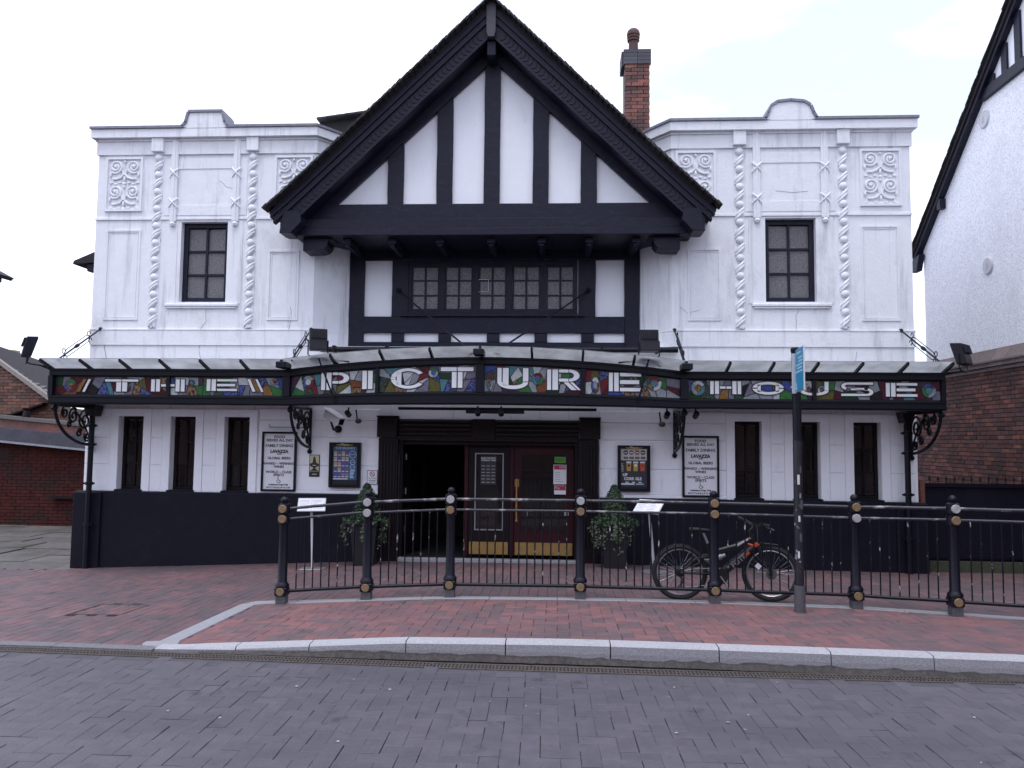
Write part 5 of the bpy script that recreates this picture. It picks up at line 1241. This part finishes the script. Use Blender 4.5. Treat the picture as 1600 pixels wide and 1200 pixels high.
# ------------------------------------------------------------------ planters
def leaves(n_, fn, size, r_):
    mb = MB()
    for _ in range(n_):
        p, nn = fn(); p = Vector(p); nn = Vector(nn).normalized()+Vector((r_.gauss(0, .5), r_.gauss(0, .5), r_.gauss(0, .5))); nn.normalize()
        a = nn.cross(Vector((r_.gauss(0, 1), r_.gauss(0, 1), r_.gauss(0, 1)))).normalized(); b = nn.cross(a); s_ = size*r_.uniform(.6, 1.3)
        mb.add([p-a*s_, p+b*s_*.6+nn*s_*.2, p+a*s_, p-b*s_*.6+nn*s_*.2], [(0, 1, 2, 3)])
    return mb
def planter(x, y, label, seed, ztop):
    r_ = random.Random(seed); z = gz(x, y); t_ = thing('planter', label, 'planter', (x, y, z), 'planters flanking the door')
    mb = MB(); mb.prism([(x-.17, y-.17), (x+.17, y-.17), (x+.17, y+.17), (x-.17, y+.17)], z, z+.02, 'z')
    vs = []
    for zz, h_ in ((z, .15), (z+.60, .20), (z+.60, .215), (z+.66, .22)): vs += [(x-h_, y-h_, zz), (x+h_, y-h_, zz), (x+h_, y+h_, zz), (x-h_, y+h_, zz)]
    mb = MB().add(vs, [(0, 3, 2, 1), (12, 13, 14, 15)]+[(4*i+k, 4*i+(k+1) % 4, 4*i+4+(k+1) % 4, 4*i+4+k) for i in range(3) for k in range(4)]); mb.build('pot', potm, t_, bevel=.006)
    MB().box(x-.20, x+.20, y-.20, y+.20, z+.661, z+.675).build('soil', soil, t_)
    zt = ztop; zb = z+.68
    MB().tube([(x, y, zb), (x, y, zt-.1)], [.02, .008], 8).build('stem', stemm, t_)
    def cone():
        f_ = r_.random()**.75; h_ = zb+(zt-zb)*f_; rr = (.20*(1-f_)**.75+.025)*(1+.16*math.sin(9*f_+5*r_.random()))*(.72+.33*r_.random()); a_ = r_.uniform(0, 2*PI)
        return (x+rr*math.cos(a_), y+rr*math.sin(a_), h_), (math.cos(a_), math.sin(a_), .9)
    leaves(2200, cone, .016, r_).build('conifer', leafd, t_, kind='stuff', recalc=False)
    def bed():
        a_ = r_.uniform(0, 2*PI); rr = .36*r_.random()**.5; return (x+rr*math.cos(a_), y+rr*math.sin(a_)*.8-.03, z+.66+.15*(1-(rr/.36)**2)*r_.random()+.03*math.sin(7*a_)), (math.cos(a_)*.4, math.sin(a_)*.4, 1)
    leaves(650, bed, .024, r_).build('bedding_plant', leafb, t_, kind='stuff', recalc=False)
    mb = MB(); st = MB()
    for k in range(17):
        a_ = r_.uniform(PI*1.0, PI*2.0) if k < 14 else r_.uniform(0, PI); L_ = r_.uniform(.12, .5)*(1.25 if abs(math.cos(a_)) < .6 else .9)
        p = Vector((x+.2*math.cos(a_), y+.2*math.sin(a_), z+.67)); out_ = r_.uniform(.05, .17); pts = []
        for q in range(9):
            f_ = q/8; pts.append(p+Vector((math.cos(a_)*out_*min(1, f_*2.2)+.03*math.sin(5*f_+k), math.sin(a_)*out_*min(1, f_*2.2), .04*math.sin(f_*PI)-L_*f_**1.15)))
        st.tube(pts, .003, 4)
        for q in range(int(30*L_/.35)+12):
            f_ = r_.random(); i_ = min(7, int(f_*8)); c = pts[i_].lerp(pts[i_+1], f_*8-i_)+Vector((r_.gauss(0, .022), r_.gauss(0, .02), r_.gauss(0, .015)))
            nn = (Vector((math.cos(a_), math.sin(a_), .5))+Vector((r_.gauss(0, .4), r_.gauss(0, .4), r_.gauss(0, .4)))).normalized()
            u_ = nn.cross(Vector((0, 0, 1))).normalized(); v_ = nn.cross(u_); s_ = r_.uniform(.012, .024)
            mb.add([c+v_*s_*1.1, c+u_*s_+v_*s_*.1, c+u_*s_*.45-v_*s_*.5+nn*.004, c-v_*s_*.25, c-u_*s_*.45-v_*s_*.5+nn*.004, c-u_*s_+v_*s_*.1], [(0, 1, 2, 3), (0, 3, 4, 5)])
    mb.build('trailing_ivy', leafi, t_, kind='stuff', recalc=False); st.build('ivy_stem', stemm, t_, kind='stuff', recalc=False)
planter(-2.90, 11.92, 'black planter with a small conifer and trailing ivy, left of the open door', 21, 1.10)
planter(.84, 11.90, 'black planter with a small conifer and trailing ivy, right of the red door', 22, 1.13)

# ------------------------------------------------------------------ neighbours
def bricks(parent, m_, place, u0, u1, z0, z1, ok, limit=300, bond=.225, course=.075, dirx=None):
    """place(u, z) -> world point; u along the wall"""
    pl = []; row = 0; z = z0
    while z < z1:
        u = u0+(bond/2 if row % 2 else 0)
        while u < u1:
            if ok(u+bond/2, z+course/2): pl.append((u+bond/2, z))
            u += bond
        z += course; row += 1
    rz = dirx
    mb = MB().box(-bond/2+.005, bond/2-.005, 0, .06, .005, course-.005); o = mb.build('brick', m_, None); me = o.data; bpy.data.objects.remove(o)
    for v in me.vertices: v.co.z += .005
    ws = [(place(u, z), u, z) for u, z in pl]
    vis = sorted((w_ for w_ in ws if in_view(*w_[0])), key=lambda w_: (Vector(w_[0])-cam.location).length)
    top = vis[:limit]; ids = set(id(w_) for w_ in top)
    for p, u, z in top: 
        off = Matrix.Rotation(rz, 3, 'Z') @ Vector((0, -.010+rng.uniform(-.004, .004), 0)); instance(me, 'brick', Vector(p)+off, parent, (0, 0, rz))
    mb = MB()
    base = [v.co.copy() for v in me.vertices]; fs = [tuple(p.vertices) for p in me.polygons]; Rm = Matrix.Rotation(rz, 3, 'Z')
    for w_ in ws:
        if id(w_) in ids: continue
        dv_ = -.010+rng.uniform(-.004, .004)
        mb.add([Vector(w_[0])+Rm @ (b+Vector((0, dv_, 0))) for b in base], fs)
    if mb.v: mb.build('brick', m_, parent, kind='stuff', recalc=False)
# right hand house: its gable wall runs away from the street
RXW = 7.6
rh = thing('pebbledash_house', 'white pebbledashed house gable above dark brickwork at the right edge', 'house', (9.5, 14, -.2))
def hp(name, mb, m_, **k): return mb.build(name, m_, rh, **k)
# verge line in the wall plane: Y 17.05 at z 5.75 up to the ridge at Y 10.5
sl2 = .875
def zv(y): return 5.78+(16.9-y)*sl2 if y > 10.6 else 5.78+(16.9-10.6)*sl2-(10.6-y)*sl2
hp('wall', MB().prism([(16.70, 3.4), (16.70, zv(16.70)-.1), (10.6, zv(10.6)-.1), (4.6, zv(4.6)-.1), (4.6, 3.4)], RXW, RXW+6, 'x'), pebble)
hp('wall', MB().box(RXW+.02, RXW+6, 4.6, 17.25, -.6, 3.4), mortard)
bw = hp('wall', MB().box(RXW-.05, RXW+.02, 4.6, 17.25, -.6, 3.12), mortard)
bricks(bw, brick, lambda u, z: (RXW-.05, u, z), 11.4, 17.2, .3, 3.10, lambda u, z: True, 300, dirx=-PI/2)
for k in range(14):
    a = 17.2-.45*k; MB().add([(RXW-.17, a-.44, 3.13), (RXW-.17, a, 3.13), (RXW+.02, a, 3.13), (RXW+.02, a-.44, 3.13), (RXW-.16, a-.44, 3.20), (RXW-.16, a, 3.20), (RXW-.005, a, 3.46), (RXW-.005, a-.44, 3.46)], [(0,1,5,4),(4,5,6,7),(0,4,7,3),(1,2,6,5)]).build('coping_stone', mat('coping_tile', (.17, .13, .12), .8, piece=.15, var=.3, bump=.4), bw)
hp('moulding', MB().box(RXW-.13, RXW+.0, 4.6, 17.22, 3.065, 3.12).box(RXW-.19, RXW-.0, 4.6, 17.24, 3.205, 3.235), mat('coping_tile', (.17, .13, .12), .8))
def vb(name, o0, o1, x0, x1, m_, ya=16.95, yb=10.6):
    return hp(name, MB().prism([(ya, zv(ya)-o0), (yb, zv(yb)-o0), (yb, zv(yb)-o1), (ya, zv(ya)-o1)], x0, x1, 'x'), m_)
rfh = vb('roof', -.055, .025, RXW-.15, RXW+6, rooft)
hp('roof', MB().prism([(10.6, zv(10.6)+.055), (4.4, zv(4.4)+.055), (4.4, zv(4.4)-.05), (10.6, zv(10.6)-.05)], RXW-.17, RXW+6, 'x'), rooft)
vb('bargeboard', .028, .13, RXW-.12, RXW-.08, black); vb('bargeboard', .13, .16, RXW-.13, RXW-.07, black); vb('soffit', .10, .15, RXW-.07, RXW-.001, black)
tb = MB().box(-.10, .10, -.10, .10, -.009, .009).build('roof_tile', rooft, None); tme = tb.data; bpy.data.objects.remove(tb)
for k in range(58):
    y = 16.93-.115*k; instance(tme, 'roof_tile', (RXW-.105+rng.uniform(-.008, .008), y, zv(y)+.060+rng.uniform(-.004, .006)), rfh, (-math.atan(sl2)+.05, 0, 0))
hp('bracket', MB().prism([(16.98, 5.62), (16.98, 5.40), (16.74, 5.40), (16.60, 5.72)], RXW-.14, RXW-.02, 'x'), black); hp('bracket', MB().box(RXW-.12, RXW-.01, 15.70, 15.83, 6.42, 6.62), black)
zt_ = 7.92
yl = 16.9-(zt_+.22-5.78)/sl2
hp('beam', MB().box(RXW-.07, RXW-.001, 4.7, yl, zt_, zt_+.2), black, bevel=.006)
hp('gable_panel', MB().prism([(yl-.1, zt_+.2), (10.6, zt_+.2), (10.6, zv(10.6)-.2)], RXW-.015, RXW-.002, 'x'), whiter)
y = yl-.32
while y > 10.7:
    hp('stud', MB().box(RXW-.055, RXW-.016, y-.085, y+.085, zt_+.201, zv(y)-.16), black, bevel=.005); y -= .40
for y, z in ((14.22, 7.60), (14.25, 4.95)):
    hp('wall_plate', MB().lathe([(0, -.035), (.14, -.035), (.16, -.012), (.16, 0)], (RXW, y, z), 20, 'x').tube([(RXW-.04, y, z-.05), (RXW-.04, y, z+.05)], .016, 6), camw)
# black boarded fence with spikes beside the pub
fe = thing('spiked_fence', 'black boarded fence topped with small spikes between the pub and the right brick wall', 'fence', (6.5, 12.5, -.1))
x = 5.62
while x < RXW-.06:
    x1 = min(x+.30, RXW-.06); MB().box(x+.001, x1-.001, 12.50+rng.uniform(0, .003), 12.53, .02, 1.19).build('board', plinthm, fe, bevel=.003); x = x1
MB().box(5.60, RXW-.055, 12.465, 12.499, 1.135, 1.195).box(5.60, RXW-.055, 12.465, 12.499, .06, .11).build('rail', iron, fe)
x = 5.68
while x < RXW-.08:
    MB().tube([(x, 12.49, 1.19), (x, 12.49, 1.245)], .007, 6).add([(x-.022, 12.49, 1.245), (x, 12.48, 1.225), (x+.022, 12.49, 1.245), (x, 12.50, 1.225), (x, 12.49, 1.315)], [(0, 1, 4), (1, 2, 4), (2, 3, 4), (3, 0, 4), (3, 2, 1, 0)]).build('spike', iron, fe); x += .125
MB().box(5.53, 5.60, 12.46, 12.54, -.2, 1.25).build('post', brick, fe, bevel=.006); MB().box(5.53, RXW-.055, 12.47, 12.6, -.3, .02).build('footing', moss, fe, bevel=.01)
# left: single storey brick range with a lead gutter, gabled house behind
lb = thing('brick_outbuilding', 'low dark brick outbuilding with a lead gutter across the passage on the left', 'building', (-12, 17.5, -.3))
w1 = MB().box(-16, -7.8, 17.5, 18.4, -.7, 1.62).build('wall', brickp, lb)
bricks(w1, brickp, lambda u, z: (u, 17.5, z), -13.4, -10.2, -.30, 1.58, lambda u, z: True, 300, dirx=0)
def zl(x): return 1.80-.085*(x+12.9)
def sl_(name, o0, o1, y0, y1, m_): 
    return MB().add([(x, y, zl(x)+o) for x in (-16, -9.0) for y, o in ((y0, o0), (y1, o0), (y1, o1), (y0, o1))], [(0, 3, 2, 1), (4, 5, 6, 7), (0, 1, 5, 4), (1, 2, 6, 5), (2, 3, 7, 6), (3, 0, 4, 7)]).build(name, m_, lb)
sl_('lead_gutter', -.12, .16, 17.22, 17.5, mat('old_lead', (.055, .055, .075), .5, var=.3, scale=4, stain=((.13, .13, .15), .6, .75, 3, (1, 1, .3)))); sl_('gutter_lip', -.17, -.125, 17.18, 17.4, steel)
sl_('coping', .36, .44, 17.45, 17.75, slate); sl_('wall', .16, .36, 17.5, 17.7, brick)
MB().box(-13.2, -12.6, 17.46, 17.499, 1.15, 1.45).build('vent', wood, lb); MB().box(-11.5, -10.6, 17.3, 17.5, .35, .40).build('shelf', wood, lb)
for q in range(5): MB().tube([(-13.0+.6*q, 17.30, zl(-13+.6*q)-.16), (-13.0+.6*q, 17.16, zl(-13+.6*q)-.14)], .012, 5).build('gutter_bracket', steel, lb)
lh = thing('brick_gable_house', 'orange brick gabled house with a slate roof behind the left outbuilding', 'house', (-13.5, 18.2, -.3))
gw = MB().prism([(-17, -.5), (-9.5, -.5), (-9.5, 2.2), (-11.9, 2.45), (-13.35, 3.42), (-14.6, 4.2), (-17, 2.6)], 18.2, 18.6).build('wall', mortar, lh)
bricks(gw, bricko, lambda u, z: (u, 18.2, z), -13.9, -10.2, 1.9, 3.6, lambda u, z: z < 3.36-.67*(u+13.35) and (z < 2.4 or u < -12.0), 300, dirx=0)
MB().prism([(-14.7, 4.30), (-13.35, 3.41), (-12.0, 2.50), (-11.95, 2.58), (-13.32, 3.50), (-14.65, 4.38)], 18.08, 18.199).build('verge', mat('pale_verge', (.26, .23, .21), .8, var=.2), lh)
sr = random.Random(9); mb = MB(); mr_ = MB(); nR, nC = 15, 22
def rp2(c, f_):
    A = Vector((-14.62, 18.2, 4.27)).lerp(Vector((-11.85, 18.2, 2.44)), c); B = Vector((-16.9, 21.2, 4.30)).lerp(Vector((-12.3, 21.2, 3.15)), c)
    return A.lerp(B, f_)
mr_.add([rp2(0, 0), rp2(1, 0), rp2(1, 1), rp2(0, 1)], [(0, 1, 2), (0, 2, 3)]).build('roof', rooft, lh, recalc=False)
for c_ in range(nC):
    for r_ in range(nR):
        o_ = .5*(c_ % 2)/nR; f0, f1 = max(0, r_/nR+o_), min(1, (r_+1)/nR+o_-.004); h_ = .05+sr.uniform(0, .02)
        P_ = [rp2(c_/nC, f0), rp2((c_+1.25)/nC, f0), rp2((c_+1.25)/nC, f1), rp2(c_/nC, f1)]
        up = [Vector((0, 0, .02)), Vector((0, 0, h_)), Vector((0, 0, h_+sr.uniform(-.008, .008))), Vector((0, 0, .02))]
        T_ = [p+u for p, u in zip(P_, up)]; B_ = [p+u-Vector((0, 0, .018)) for p, u in zip(P_, up)]
        mb.add(T_+B_, [(0, 1, 2, 3), (7, 6, 5, 4), (0, 4, 5, 1), (1, 5, 6, 2), (2, 6, 7, 3), (3, 7, 4, 0)])
mb.build('roof_slate', slate, lh, kind='stuff', recalc=False)
MB().add([(-12.2, 17.95, 2.55), (-13.1, 17.95, 2.24), (-13.1, 17.95, 2.20), (-12.2, 17.95, 2.51), (-12.2, 18.2, 2.55), (-13.1, 18.2, 2.24), (-13.1, 18.2, 2.20), (-12.2, 18.2, 2.51)], [(0,1,2,3),(7,6,5,4),(0,4,5,1),(3,2,6,7)]).build('flashing', wood, lh)
MB().lathe([(.09, 2.0), (.10, 2.1), (.06, 2.28), (.10, 2.34), (0, 2.36)], (-12.35, 17.62, .06), 12).build('vent_pot', wood, lh, smooth=True)
MB().lathe([(.20, 3.3), (.20, 3.75), (.26, 3.78), (.26, 3.85), (.19, 3.88), (.18, 4.05), (.24, 4.08), (.24, 4.14), (.15, 4.16)], (-14.78, 20.3, -.1), 16).build('chimney_pot', buff, lh, smooth=True); MB().box(-15.2, -14.45, 20.0, 20.6, 2.5, 3.25).build('chimney', bricko, lh)
fh = thing('distant_house', 'corner of a dark tiled eave at the far left edge', 'house', (-16.5, 20, -.3))
MB().prism([(-16.8, 7.0), (-15.0, 6.08), (-15.08, 6.00), (-16.8, 6.85)], 20, 20.6).build('roof', rooft, fh); MB().box(-18.5, -15.36, 20.05, 20.5, 4.6, 6.1).box(-18.5, -15.4, 20.051, 20.5, -.6, 4.6).build('wall', bricko, fh); MB().box(-15.37, -15.13, 20.0, 20.3, 5.90, 6.02).build('eave', wood, fh)

# ------------------------------------------------------------------ cracks, litter
def crack(x, z, pts, r_=.0028):
    mb = MB(); p = [(x, YW-.0012, z)]
    for dx, dz in pts:
        for q in range(3): a = p[-1]; p.append((a[0]+dx/3+rng.uniform(-.015, .015), YW-.0012, a[2]+dz/3))
    mb.tube(p, r_, 4); part('crack', mb, mat('crack_dirt', (.16, .15, .16), .9))
crack(-5.75, 3.86, [(.02, -.2), (-.08, -.13)]); crack(-5.83, 3.26, [(.02, -.18), (.05, -.2), (.04, -.2)]); crack(3.72, 3.86, [(-.05, -.14), (.02, -.2)]); crack(3.70, 3.26, [(.03, -.3), (-.02, -.2)])
crack(-6.62, 5.2, [(.06, -.2), (-.1, -.3)]); crack(-5.6, 6.0, [(.1, -.1), (.15, -.05)]); crack(3.4, 5.75, [(.25, -.03), (.25, .02)]); crack(1.9, 3.9, [(.1, -.1), (.2, .05)]); crack(-4.35, 3.9, [(.03, -.2), (-.05, -.2)]); crack(4.6, 3.2, [(.01, -.15), (.03, -.15)])
crack(-7.45, 3.50, [(.05, -.3), (.06, -.35)], .004)
mb = MB(); lr = random.Random(8)
for k in range(46):
    y = lr.uniform(4.3, 6.2) if k < 30 else lr.uniform(7, 11.5); x = lr.uniform(-.62, .55)*y
    z = .003 if k < 30 else gz(x, y)+.004
    s_ = lr.uniform(.006, .016); a_ = lr.uniform(0, 6)
    mb.add([(x+s_*math.cos(a_+b)*(1, .6)[i % 2], y+s_*math.sin(a_+b), z+lr.uniform(0, .006)) for i, b in enumerate((0, 1.5, 3.1, 4.7))], [(0, 1, 2, 3)])
o = mb.build('litter', mat('litter_flake', (.34, .31, .30), .8), None, recalc=False); o['kind'] = 'stuff'; o['label'] = 'tiny pale flakes of litter scattered on the paving'

# ------------------------------------------------------------------ the terrace on the other side of the street, seen only in the window reflections
op = thing('opposite_terrace', 'brick terrace on the far side of the street, behind the viewpoint', 'building', (0, -13, 0))
ohs = [(-28+3.5*k, -26.6+3.5*k, z0, z0+1.7) for k in range(16) for z0 in (.9, 4.1)]
holes(MB(), -30, 30, -.2, 6.6, -13.3, -13.0, ohs).build('wall', mat('pale_opposite_brick', (.22, .13, .11), .85, var=.2), op)
for h in ohs:
    mb = MB(); frame(mb, h[0], h[1], h[2], h[3], -13.2, -13.1, .07); wn = mb.build('window', camw, op)
    MB().box(h[0]+.07, h[1]-.07, -13.17, -13.15, h[2]+.07, h[3]-.07).build('pane', glassd, wn)
MB().prism([(-12.7, 6.6), (-17, 8.8), (-21.3, 6.6)], -30, 30, 'x').build('roof', rooft, op)
